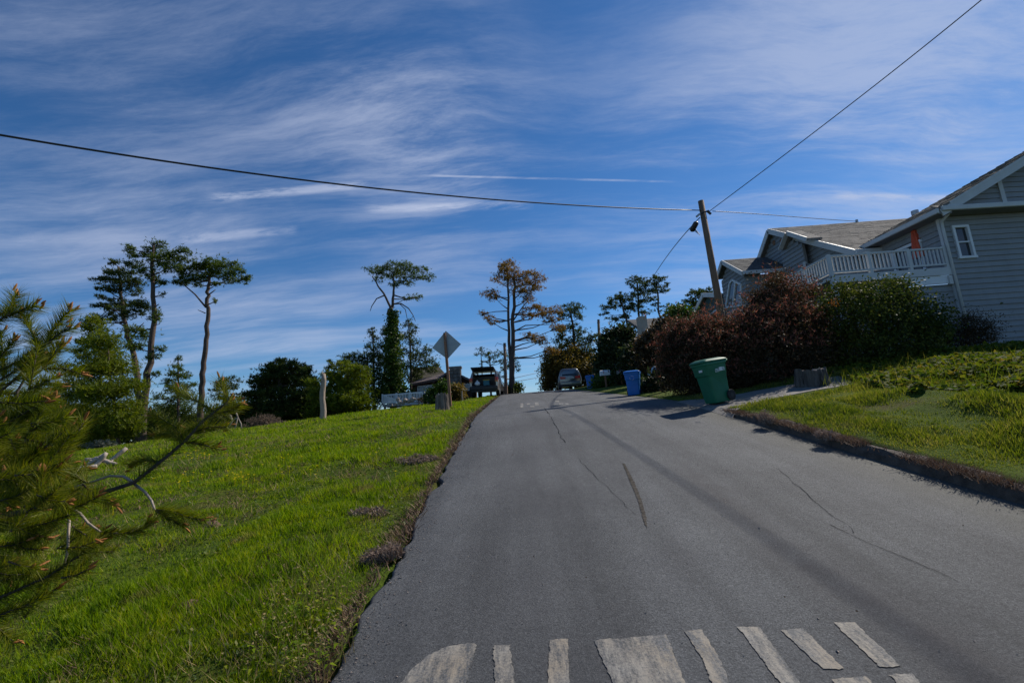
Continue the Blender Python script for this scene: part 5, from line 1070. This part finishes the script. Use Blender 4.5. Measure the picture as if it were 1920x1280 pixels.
tree('broad_cypress', 'broad dark rounded cypress left of the bare pale dead trunk', 29, [([(525, 800), (527, 750), (524, 700)], 12, 5)],
     [(532, 681, 24, 6), (556, 687, 20, 6), (512, 690, 20, 7), (570, 695, 12, 6), (530, 700, 40, 12), (500, 708, 24, 9), (568, 712, 22, 11), (484, 720, 18, 7), (535, 720, 44, 12), (578, 730, 14, 12), (475, 738, 20, 8), (520, 742, 46, 13), (565, 748, 26, 14), (490, 762, 30, 12), (540, 768, 46, 16), (585, 765, 22, 18), (450, 762, 18, 8), (455, 780, 26, 12), (510, 785, 40, 12), (570, 782, 30, 12)], 'pinedark', 'barkdark', .30, .06, 7, .85, G2, [([(420, 738), (455, 738), (480, 741)], 2, 1), ([(535, 737), (557, 737), (574, 735)], 2, 1)], flat=.4)
tree('bushy_pine', 'bright green bushy young pine right of the bare pale dead trunk', 27.2, [([(655, 790), (655, 750), (652, 690)], 8, 3)],
     [(645, 687, 18, 9), (668, 697, 22, 10), (640, 705, 26, 11), (660, 720, 32, 12), (630, 730, 28, 12), (675, 738, 22, 14), (650, 748, 36, 14), (628, 758, 24, 14), (665, 765, 30, 14), (640, 778, 30, 9), (600, 745, 16, 16), (595, 770, 16, 14), (585, 720, 12, 8)], 'pinebright', 'barkdark', .28, .05, 7, .85, G2)
tree('dark_pine', 'dark ragged pine behind the bright green bushy pine', 33, [([(690, 790), (690, 730), (688, 670)], 8, 3)],
     [(655, 668, 12, 7), (640, 680, 9, 6), (618, 685, 7, 9), (665, 678, 20, 9), (690, 672, 20, 10), (700, 690, 20, 12), (685, 705, 20, 12), (705, 720, 20, 16), (700, 748, 20, 16), (612, 700, 8, 8)], 'pinedark', 'barkdark', .30, .055, 7, .6, G2)
tree('narrow_conifer', 'narrow pointed conifer just left of the ivy clad pine', 34, [([(702, 780), (701, 700), (698, 618)], 6, 2)], [(698, 620, 6, 8), (699, 637, 9, 8), (697, 655, 11, 9), (702, 668, 14, 8), (720, 625, 8, 10), (718, 648, 12, 12), (722, 670, 12, 12)], 'pinedark', 'barkdark', .26, .05, 7, .62, G2)
tree('narrow_conifer', 'ragged dark conifer just right of the ivy clad pine', 34.5, [([(772, 760), (770, 690), (766, 606)], 7, 2)], [(766, 608, 9, 8), (774, 620, 10, 8), (763, 632, 13, 9), (776, 645, 12, 9), (765, 660, 15, 10), (782, 668, 14, 9), (770, 685, 18, 12), (795, 658, 12, 9), (800, 675, 16, 8), (808, 692, 14, 8), (788, 690, 14, 8), (817, 684, 8, 6), (775, 705, 22, 10)], 'pinedark', 'barkdark', .26, .05, 7, .55, G2)
def ivied(t, Y, m):
    F = []
    for py_ in range(592, 752, 7):
        r = 6 + (py_ - 592) * .10; F.append(clump_pts(738 + (py_ < 640) * (640 - py_) * -.02 + RNG.normal(0, 1.5), py_, r, 7, Y - .2, int(60 + r * 7))[0])
    for c in ((720, 735, 14, 12), (756, 738, 16, 12), (738, 745, 26, 12)): F.append(clump_pts(*c, Y - .4, 300)[0])
    tri_obj('climbing_ivy', leaves(np.concatenate(F), .17, .12, 3), MAT['ivyclimb'], t)
tree('ivy_clad_pine', 'pine with an ivy clad trunk and a wide flat crown left of the road sign', 33, [([(738, 752), (738, 650), (736, 605), (733, 588), (733, 577)], 12, 8), ([(735, 578), (738, 545), (737, 510)], 6, 2.5), ([(734, 580), (722, 555), (708, 535), (698, 518)], 5, 2)],
     [(697, 505, 17, 6), (714, 512, 14, 7), (724, 503, 14, 7), (745, 498, 20, 7), (766, 499, 16, 7), (738, 516, 20, 9), (760, 514, 20, 9), (786, 507, 17, 7), (803, 521, 9, 8), (786, 519, 16, 6), (758, 531, 16, 6), (740, 533, 12, 5), (777, 557, 16, 4), (760, 560, 10, 3), (710, 525, 10, 5)],
     'pine', 'barkdark', .28, .045, 7, .52, G2, [([(722, 553), (706, 560), (697, 574), (694, 583)], 3, 1), ([(738, 570), (752, 569), (766, 578), (774, 590), (779, 602)], 3, 1), ([(750, 570), (760, 580), (764, 600)], 2, 1), ([(738, 553), (760, 560), (785, 559)], 3, 1.5), ([(775, 592), (768, 601), (760, 603)], 1, .7)], extra=ivied)
tree('rusty_pine', 'tall double trunked pine with rust coloured dying needles by the crest', 35, [([(961, 738), (961, 690), (962, 620), (964, 560), (964, 515)], 11, 4), ([(959, 735), (956, 660), (953, 580), (951, 500)], 8, 3)],
     [(951, 493, 14, 6), (940, 498, 12, 5), (958, 503, 18, 8), (948, 513, 20, 8), (975, 516, 18, 7), (998, 514, 12, 8), (1012, 524, 11, 8), (932, 524, 14, 5), (962, 527, 22, 8), (990, 530, 22, 8), (918, 549, 15, 7), (928, 558, 12, 6), (980, 545, 22, 8), (1004, 543, 16, 8), (990, 560, 14, 7), (1000, 575, 20, 7), (1018, 586, 20, 8), (1040, 582, 16, 7), (1036, 600, 18, 6), (904, 586, 10, 4), (915, 597, 12, 5), (925, 605, 9, 4), (990, 592, 18, 6), (1005, 633, 16, 7), (1015, 640, 12, 7), (992, 628, 12, 5), (1030, 655, 12, 6), (1042, 660, 8, 6), (1045, 615, 12, 8)],
     'pineorange', 'barkdark', .28, .045, 7, .58, None, [([(962, 640), (985, 632), (1005, 633)], 3, 1.5), ([(962, 652), (980, 645), (1000, 640)], 3, 1), ([(963, 622), (985, 610), (1030, 608)], 3, 1.2), ([(962, 597), (940, 604), (915, 600)], 3, 1.2), ([(954, 583), (930, 584), (905, 588)], 2, 1), ([(963, 600), (980, 575), (992, 562)], 3, 1.2), ([(953, 563), (935, 556), (920, 550)], 2.5, 1.2), ([(946, 647), (932, 643), (928, 650)], 1, .7)], up=.1)
tree('wispy_pine', 'small wispy umbrella shaped pine above the open tailgate', 36, [([(921, 745), (921, 700), (918, 668)], 4, 2.5), ([(905, 720), (903, 690), (902, 665)], 2, 1.5)], [(903, 656, 10, 4), (897, 664, 9, 3), (912, 664, 12, 5), (925, 668, 14, 5), (940, 662, 12, 6), (932, 676, 10, 4), (904, 684, 4, 6), (945, 678, 9, 5), (912, 678, 8, 4)], 'pinedark', 'barkdark', .22, .045, 6, .55, G2)
tree('drooping_tree', 'drooping green tree low beside the trunk of the rusty pine', 36.5, [([(956, 745), (956, 700), (957, 672)], 4, 2)], [(956, 668, 9, 6), (966, 680, 8, 9), (955, 684, 10, 8), (970, 692, 5, 7), (945, 690, 8, 6), (938, 705, 6, 7)], 'pine', 'barkdark', .22, .05, 6, .6, G2)
G3 = 'trees beyond the crest right of the road'
tree('round_topped_pine', 'pine with stacked round tufts rising from the brown shrub by the minivan', 40, [([(1081, 735), (1080, 680), (1075, 620), (1070, 585)], 7, 3)], [(1066, 577, 14, 7), (1080, 580, 14, 8), (1052, 587, 10, 4), (1068, 592, 18, 6), (1088, 594, 8, 5), (1050, 598, 8, 3), (1055, 618, 16, 8), (1072, 612, 12, 6), (1085, 622, 13, 9), (1050, 634, 13, 9), (1105, 634, 13, 8), (1072, 640, 22, 9), (1098, 645, 14, 7), (1060, 655, 24, 10), (1090, 660, 24, 10)], 'pinedark', 'barkdark', .30, .06, 7, .65, G3)
tree('brown_shrub', 'large olive brown shrub beside the parked silver minivan', 39.5, [([(1070, 745), (1072, 710), (1072, 680)], 8, 3)], [(1040, 672, 20, 10), (1070, 668, 24, 12), (1100, 672, 20, 11), (1035, 690, 18, 12), (1065, 690, 30, 14), (1100, 690, 26, 14), (1030, 708, 14, 13), (1060, 712, 30, 12), (1100, 710, 24, 14), (1118, 690, 10, 14), (1028, 722, 10, 8)], 'olive', 'barkdark', .26, .10, 4, .75, G3, kind='leaf', cat='shrub')
tree('layered_pine', 'leftmost of the three layered pines above the beige chimney', 36, [([(1186, 700), (1182, 640), (1172, 590), (1163, 560)], 6, 3)], [(1160, 557, 20, 6), (1147, 566, 14, 4), (1175, 562, 12, 5), (1140, 576, 14, 4), (1165, 574, 22, 7), (1132, 588, 10, 3), (1185, 580, 14, 6), (1150, 598, 14, 5), (1172, 592, 16, 5), (1180, 612, 18, 8)], 'pinedark', 'barkdark', .28, .055, 7, .62, G3, flat=.35)
tree('layered_pine', 'middle one of the three layered pines, directly above the beige chimney', 37, [([(1201, 690), (1199, 620), (1197, 570), (1195, 530)], 5, 3)], [(1188, 523, 14, 4), (1204, 525, 14, 5), (1180, 530, 8, 3), (1212, 533, 13, 5), (1195, 537, 18, 5), (1205, 548, 22, 6), (1186, 553, 16, 5), (1210, 562, 18, 5), (1195, 570, 22, 6), (1212, 585, 14, 5)], 'pinedark', 'barkdark', .28, .055, 7, .62, G3, flat=.35)
tree('layered_pine', 'rightmost of the three layered pines, thin bare trunk right of the chimney', 36.5, [([(1240, 690), (1238, 620), (1234, 570), (1232, 530)], 5, 3)], [(1230, 521, 12, 5), (1242, 523, 9, 5), (1225, 532, 10, 4), (1240, 536, 14, 5), (1228, 544, 13, 5), (1245, 546, 9, 4), (1228, 570, 8, 3), (1250, 573, 12, 3), (1258, 578, 9, 3), (1226, 562, 7, 3)], 'pinedark', 'barkdark', .28, .055, 7, .62, G3, flat=.35)
tree('flat_topped_tree', 'dark flat topped tree behind the teal cottage gable', 42, [([(1308, 660), (1306, 600), (1305, 560)], 6, 3)], [(1320, 546, 22, 5), (1302, 549, 16, 5), (1332, 549, 14, 5), (1312, 557, 18, 5), (1285, 567, 12, 5), (1297, 572, 10, 5), (1278, 574, 8, 4), (1310, 572, 18, 8)], 'pinedark', 'barkdark', .34, .07, 7, .6, G3, flat=.35)
tree('leafy_tree', 'rounded leafy green tree left of the teal cottage gable', 29, [([(1272, 680), (1272, 640), (1274, 600)], 6, 3)], [(1278, 585, 16, 8), (1265, 595, 14, 9), (1288, 598, 14, 8), (1272, 608, 22, 11), (1255, 612, 12, 9), (1265, 630, 24, 12), (1248, 638, 14, 10), (1285, 620, 14, 10)], 'ivyclimb', 'barkdark', .20, .12, 4, .55, G3, kind='leaf')
G4 = 'dark shrubs along the right verge near the crest'
for i, (lab, Y, cl, mat) in enumerate((
    ('dark shrub just right of the thin distant utility pole', 31, [(1150, 640, 18, 14), (1172, 628, 14, 12), (1140, 660, 14, 14), (1165, 660, 24, 16), (1180, 650, 14, 16), (1150, 685, 26, 16), (1175, 690, 20, 16), (1138, 690, 12, 14)], 'shade'),
    ('dark green shrub at the foot of the beige chimney', 25.5, [(1185, 668, 14, 8), (1200, 685, 22, 12), (1225, 668, 16, 10), (1180, 700, 18, 12), (1205, 710, 24, 14), (1232, 690, 18, 14), (1175, 720, 14, 10)], 'shade'),
    ('dark brown shrub between the chimney house and the reddish shrub', 22, [(1228, 640, 18, 10), (1245, 620, 14, 10), (1215, 655, 14, 10), (1240, 660, 20, 12), (1222, 680, 16, 10), (1255, 645, 16, 14), (1250, 680, 18, 14)], 'heath'),
    ('low dark hedge beside the nearer blue bin', 16.6, [(1232, 728, 14, 12), (1250, 722, 18, 14), (1240, 738, 16, 7), (1264, 735, 16, 9)], 'shade'),
    ('low leafy plants with pale tips below the white mailbox', 27.5, [(1124, 722, 6, 6), (1130, 730, 9, 4), (1142, 722, 10, 8), (1155, 728, 12, 5), (1168, 722, 10, 7)], 'ivyclimb'),
    ('dark shrub behind the two mailboxes', 29, [(1150, 708, 18, 12), (1170, 705, 18, 12), (1135, 712, 10, 10), (1190, 700, 14, 16), (1160, 722, 24, 7)], 'shade'))):
    q = (cl[0][0], 740); tree('shrub', lab, Y, [([q, (cl[0][0], cl[0][1] + 10)], 4, 2)], cl, mat, 'barkdark', .16 + .004 * Y, .07 + .002 * Y, 4, .8, G4, cat='shrub', kind='leaf')
G5 = 'shrubs around the low brown house'
tree('shrub', 'green and yellowish shrub between the picket railing and the road sign', 27, [([(812, 760), (812, 745), (812, 735)], 4, 2)], [(810, 742, 8, 6), (823, 732, 9, 7), (831, 725, 7, 7), (818, 746, 10, 6), (803, 751, 7, 4), (828, 742, 9, 8)], 'ivyclimb', 'barkdark', .18, .10, 4, .8, G5, cat='shrub', kind='leaf')
tree('shrub', 'rusty brown shrub below the stone chimney right of the road sign', 28, [([(856, 760), (856, 745), (856, 735)], 4, 2)], [(852, 728, 8, 6), (860, 732, 10, 7), (853, 742, 9, 8), (864, 745, 6, 6)], solid and 'olive', 'post', .16, .08, 4, 1.0, G5, cat='shrub', kind='leaf')
tree('shrub', 'purplish brown low shrub at the foot of the picket railing', 27.5, [([(785, 758), (785, 752)], 3, 2)], [(788, 750, 7, 4), (795, 752, 7, 4)], 'brownbush', 'barkdark', .16, .06, 5, .9, G5, cat='shrub')
tree('clipped_hedge', 'small clipped green hedge at the crest beside the rusty pine', 35.5, [([(966, 745), (966, 735)], 4, 2)], [(962, 728, 7, 6), (970, 727, 6, 6), (965, 735, 9, 5), (957, 733, 6, 6)], 'pine', 'barkdark', .20, .10, 4, 1.2, G5, cat='hedge', kind='leaf')
tree('brown_bush', 'bare brown twiggy bush at the meadow edge left of the dead trunk', 23.5, [([(497, 812), (497, 800)], 3, 2)], [(480, 792, 16, 7), (500, 788, 20, 8), (518, 796, 16, 6), (470, 799, 12, 5), (495, 799, 22, 6)], 'brownbush', 'barkdark', .22, .03, 6, .7, None, cat='bush', up=1)
tree('silvery_brush', 'low silvery brush at the foot of the thin leaning trunk at the left', 23, [([(195, 842), (195, 835)], 3, 2)], [(185, 832, 20, 6), (205, 838, 22, 5), (170, 836, 14, 5)], 'sage', 'barkdark', .18, .03, 6, .6, None, cat='bush', up=1)
# the near shrubs on the right
def big_bush(name, label, Y, clumps, mats, leaf, group, stems, tip=None, extra=None):
    f = PY(clumps[0][0], clumps[0][1], Y); g = Hs(f[0], Y); t = thing(name, label, 'shrub', (f[0], Y, g), group); m = m_per_px(Y); F = []; TIP = []
    for c in clumps:
        cx, cy, rx, ry = c[:4]; dy = c[4] if len(c) > 4 else 0; P, S = clump_pts(cx, cy, rx, ry, Y + dy, int(1.15 * math.pi * rx * ry * leaf[3]), sub=int(10 + rx * ry / 60), spread=.8, shell=.35, flat=.8); F.append(P)
        if tip: cc = PY(cx, cy, Y + dy); s = P[(P[:, 2] > cc[2] + ry * m * .05) & (RNG.random(len(P)) < tip[1])]; TIP.append(s)
    P = np.concatenate(F); P = P[P[:, 2] > H(P[:, 0], P[:, 1]) + .02]
    tri_obj('foliage', leaves(P, leaf[0], leaf[1], leaf[2]), MAT[mats], t)
    if tip: Q = np.concatenate(TIP); Q = Q[fnoise(Q[:, 0] * 1.6, Q[:, 2] * 1.6 + Q[:, 1], 7, 3) > tip[4]]; tri_obj('flower_sprays', sprays(Q, tip[2], tip[3], 3, 1.5), MAT[tip[0]], t)
    sb = MB()
    for k in range(stems):
        c = clumps[k % len(clumps)]; a = PY(c[0] + random.gauss(0, c[2] * .3), c[1], Y + (c[4] if len(c) > 4 else 0)); b = np.array((f[0] + (a[0] - f[0]) * .5, a[1] + random.gauss(0, .1), 0)); b[2] = Hs(b[0], b[1]) - .1; sb.tube([b, b * .4 + a * .6 + (.05, 0, -.1), a], [.035, .025, .01], 5)
    prop(sb.build('stems', MAT['barkdark'], t, True), kind='stuff')
    if extra: extra(t, Y, m)
    return t
G6 = 'large shrubs below the grey house'
big_bush('flowering_shrub', 'big dark shrub topped with reddish flower sprays behind the green bin', 12.6, [(1462, 558, 48, 30, .6), (1428, 562, 14, 14, .6), (1500, 575, 34, 30, .8), (1376, 620, 28, 12, .3), (1455, 612, 54, 38), (1330, 620, 44, 18, .2), (1295, 625, 36, 20, .3), (1275, 655, 34, 34, .4), (1340, 660, 70, 46), (1430, 665, 80, 48), (1510, 640, 44, 50, .4), (1285, 705, 44, 34, .2), (1360, 710, 70, 30), (1450, 715, 80, 26), (1540, 690, 40, 36, .6), (1262, 690, 20, 40, .6)],
         'heath', (.062, .036, 4, .40), G6, 24, ('redtip', .62, .12, .022, .30))
def orange_sprig(t, Y, m):
    P, S = clump_pts(1561, 569, 7, 3, Y - .9, 16); tri_obj('dead_leaf_sprig', leaves(P, .05, .03, 2), MAT['orange'], t)
big_bush('glossy_shrub', 'loose glossy leaved dark green shrub below the deck of the grey house', 12.3, [(1640, 560, 50, 26, .3), (1590, 565, 40, 24), (1575, 545, 14, 10), (1632, 538, 18, 10), (1678, 535, 12, 12, .1), (1695, 545, 18, 14, .2), (1560, 600, 34, 34, .2), (1620, 610, 60, 40), (1690, 590, 46, 40, .2), (1735, 595, 30, 34, .3), (1752, 625, 18, 26, .4), (1700, 640, 54, 36, .1), (1620, 660, 60, 34), (1730, 655, 30, 30, .3), (1660, 685, 50, 20), (1580, 660, 34, 40, .2), (1590, 700, 40, 20)],
         'laurel', (.085, .048, 2, .21), G6, 22, None, orange_sprig)
big_bush('rounded_shrub', 'small rounded dark olive shrub against the siding right of the glossy shrub', 13.6, [(1812, 612, 34, 20), (1790, 628, 26, 18), (1835, 628, 22, 18), (1812, 640, 40, 16)], 'heath', (.06, .022, 3, .42), G6, 8)

# ------------------------------------------------------------------ the near pine at the left edge
def near_pine():
    base = np.array((-3.55, 2.35, 0)); base[2] = Hs(base[0], base[1]); t = thing('young_pine', 'near young pine reaching in from the left edge with long needles and orange pollen cones', 'pine tree', base)
    YB = 2.6; bark = MB(); grey = MB(); N_ = []; K = []
    top = PY(20, 570, YB + .1); MB().tube([base + (0, 0, -.2), base + (.05, .05, .8), base + (.15, .1, 1.5), PY(-60, 780, YB), PY(-30, 700, YB), PY(-10, 620, YB + .05)], [.09, .085, .07, .05, .035, .015], 9).build('trunk', MAT['bark'], t, True)
    def needles(pts, L, dens, spread=.75, tipc=1):
        """bottlebrush needles along a twig, pollen cones clustered at its end"""
        pts = np.array(pts); seg = np.linalg.norm(np.diff(pts, axis=0), axis=1); tot = seg.sum(); n = int(tot * dens); cum = np.concatenate([[0], np.cumsum(seg)]); s = RNG.random(n) * tot; i = np.clip(np.searchsorted(cum, s) - 1, 0, len(seg) - 1); f = (s - cum[i]) / seg[i]
        P = pts[i] + (pts[i + 1] - pts[i]) * f[:, None]; d = (pts[i + 1] - pts[i]) / seg[i][:, None]; r = RNG.normal(0, 1, (n, 3)); r -= d * (r * d).sum(1)[:, None]; r /= np.linalg.norm(r, axis=1)[:, None]
        D = d * (.8 - spread * .3) + r * spread + np.array([0, 0, .10]); D /= np.linalg.norm(D, axis=1)[:, None]; l = L * (.6 + .5 * RNG.random(n)); q = np.cross(D, RNG.normal(0, 1, (n, 3))); q /= np.linalg.norm(q, axis=1)[:, None]; q *= .0016
        N_.append(np.stack([P - q, P + q, P + D * l[:, None]], 1))
        if tipc:
            e = pts[-1]; dd = d[-1] if n else np.array((0, 0, 1.))
            for _ in range(tipc):
                o = e + RNG.normal(0, .012, 3); dr = dd + RNG.normal(0, .35, 3) + (0, 0, .35); dr /= np.linalg.norm(dr); K.append((o, dr, random.uniform(.028, .055)))
    def branch(px_pts, Y0, Y1, w0, w1, L=.10, dens=1500, bare=0., grey_=False, tipc=3, spread=.75):
        n = len(px_pts); P = [PY(a, b, Y0 + (Y1 - Y0) * i / (n - 1)) for i, (a, b) in enumerate(px_pts)]; m = m_per_px((Y0 + Y1) / 2); (grey if grey_ else bark).tube(P, list(np.linspace(w0 * m / 2, w1 * m / 2, n)), 7)
        if L: k = int(bare * (n - 1)); needles(P[k:], L, dens, spread, tipc)
        return P
    # the long low limb that curves up to the right
    branch([(-90, 985), (40, 960), (115, 945), (185, 926), (250, 905), (300, 866), (345, 828), (385, 785), (432, 750)], 2.5, 2.9, 10, 4, .11, 800, .6, tipc=4)
    for pl, gr in (([(252, 906), (232, 893), (205, 892), (165, 906), (130, 915)], 1), ([(252, 907), (272, 922), (284, 938), (290, 955)], 1), ([(117, 946), (130, 975), (128, 1005), (128, 1030), (119, 1062)], 1), ([(118, 945), (150, 962), (165, 980), (190, 998)], 1)): branch(pl, 2.72, 2.66, 5, 3.5, 0, 0, grey_=True)
    for pl, Y0, sp in (([(432, 750), (420, 735), (412, 715)], 2.9, .8), ([(400, 770), (370, 752), (345, 742), (330, 728)], 2.88, .8), ([(395, 775), (425, 772), (452, 757)], 2.9, .8), ([(345, 828), (330, 800), (305, 785), (285, 775)], 2.82, .75), ([(345, 828), (322, 812), (290, 815)], 2.8, .7), ([(300, 866), (270, 862), (245, 872)], 2.76, .5), ([(290, 955), (320, 958), (350, 968), (385, 975)], 2.7, .5), ([(290, 955), (315, 970), (345, 985)], 2.7, .45), ([(190, 998), (230, 1000), (265, 995), (285, 975)], 2.6, .4), ([(345, 828), (375, 832), (405, 840)], 2.84, .6), ([(130, 915), (90, 925), (60, 905)], 2.7, .7), ([(119, 1062), (100, 1080), (75, 1090)], 2.6, .6), ([(165, 906), (140, 890), (125, 870)], 2.7, .7), ([(385, 785), (372, 800), (350, 806)], 2.9, .6), ([(360, 810), (395, 800), (425, 800)], 2.9, .7)):
        branch(pl, Y0, Y0 + .05, 3.5, 2, .10, 1500, 0, spread=sp)
    # upper stems against the sky
    for pl, Y0, b in (([(-60, 640), (-20, 606), (20, 590), (45, 580), (68, 574)], 2.5, .4), ([(15, 592), (22, 570), (30, 552)], 2.5, 0), ([(-40, 600), (-10, 590), (10, 585)], 2.5, 0), ([(-30, 760), (40, 700), (78, 660), (95, 625), (132, 580)], 2.55, .45), ([(78, 660), (60, 622), (44, 592)], 2.55, 0), ([(88, 645), (112, 625), (134, 615)], 2.55, 0), ([(30, 770), (32, 735), (45, 712), (80, 692), (118, 690), (150, 700)], 2.6, .7), ([(45, 712), (60, 690), (78, 668)], 2.6, .4), ([(80, 692), (105, 660), (122, 648)], 2.58, .3), ([(-40, 700), (0, 670), (25, 640)], 2.5, .2), ([(-40, 720), (10, 690), (50, 670)], 2.5, .3), ([(60, 800), (80, 770), (90, 742)], 2.5, .3), ([(-50, 830), (20, 790), (60, 765), (100, 745)], 2.45, .3), ([(20, 790), (55, 780), (75, 750)], 2.5, .2)):
        branch(pl, Y0, Y0 + .06, 5, 2, .105, 1700, b, tipc=4)
    # dense young growth filling the left edge
    for k in range(125):
        x = random.triangular(-120, 190, -10); y = random.triangular(670, 1180, 860)
        if y > 900 and x > 175 - (y - 900) * .30: continue
        if 820 < y < 900 and x > 150: continue
        if y < 860 and x > 75: continue
        a = random.gauss(-.45, .55); Lp = random.uniform(50, 95); Y0 = random.uniform(2.2, 3.1); dx, dy = math.cos(a), math.sin(a) * (1 if random.random() < .75 else -1)
        branch([(x, y), (x + dx * Lp * .5, y + dy * Lp * .5 + 4), (x + dx * Lp, y + dy * Lp)], Y0, Y0 + .1 * random.random(), 3.5, 1.5, .10, 1500, 0, tipc=random.choice((0, 2, 3)))
    for pl in ([(-100, 1150), (0, 1120), (90, 1080), (150, 1040), (200, 1000)], [(-100, 1190), (-20, 1160), (60, 1130), (110, 1100)], [(-80, 870), (0, 880), (60, 870), (110, 850)], [(-80, 930), (0, 900), (70, 850), (130, 800)]): branch(pl, 2.4, 2.6, 7, 2, .11, 1500, .2, tipc=3)
    prop(bark.build('limbs', MAT['barkdark'], t, True), kind='stuff'); prop(grey.build('bare_twigs', MAT['driftwood'], t, True), kind='stuff'); tri_obj('needles', np.concatenate(N_), MAT['fgneedle'], t)
    T = []
    for o, d, l in K:
        s = np.cross(d, (.3, .5, .8)); s /= np.linalg.norm(s); u = np.cross(d, s); r = .0065
        rg = [[o + d * l * z + (s * math.cos(j * 1.2566) + u * math.sin(j * 1.2566)) * r * q for j in range(5)] for z, q in ((0, .6), (.3, 1), (.7, .9), (1, .25))]
        for A, B in zip(rg[:-1], rg[1:]):
            for j in range(5): j2 = (j + 1) % 5; T += [[A[j], A[j2], B[j2]], [A[j], B[j2], B[j]]]
    tri_obj('pollen_cones', np.array(T), MAT['cone'], t)
near_pine()
def far_wood():
    F = []
    for _ in range(90):
        x = RNG.uniform(-140, 640); y = RNG.uniform(795, 850) - (x > 380) * 25; F.append(clump_pts(x, y, RNG.uniform(22, 50), RNG.uniform(16, 30), RNG.uniform(44, 62), 130)[0])
    tri_obj('far_wood', sprays(np.concatenate(F), .9, .16, 6), MAT['pinedark'], None, kind='stuff')
far_wood()
gravel()
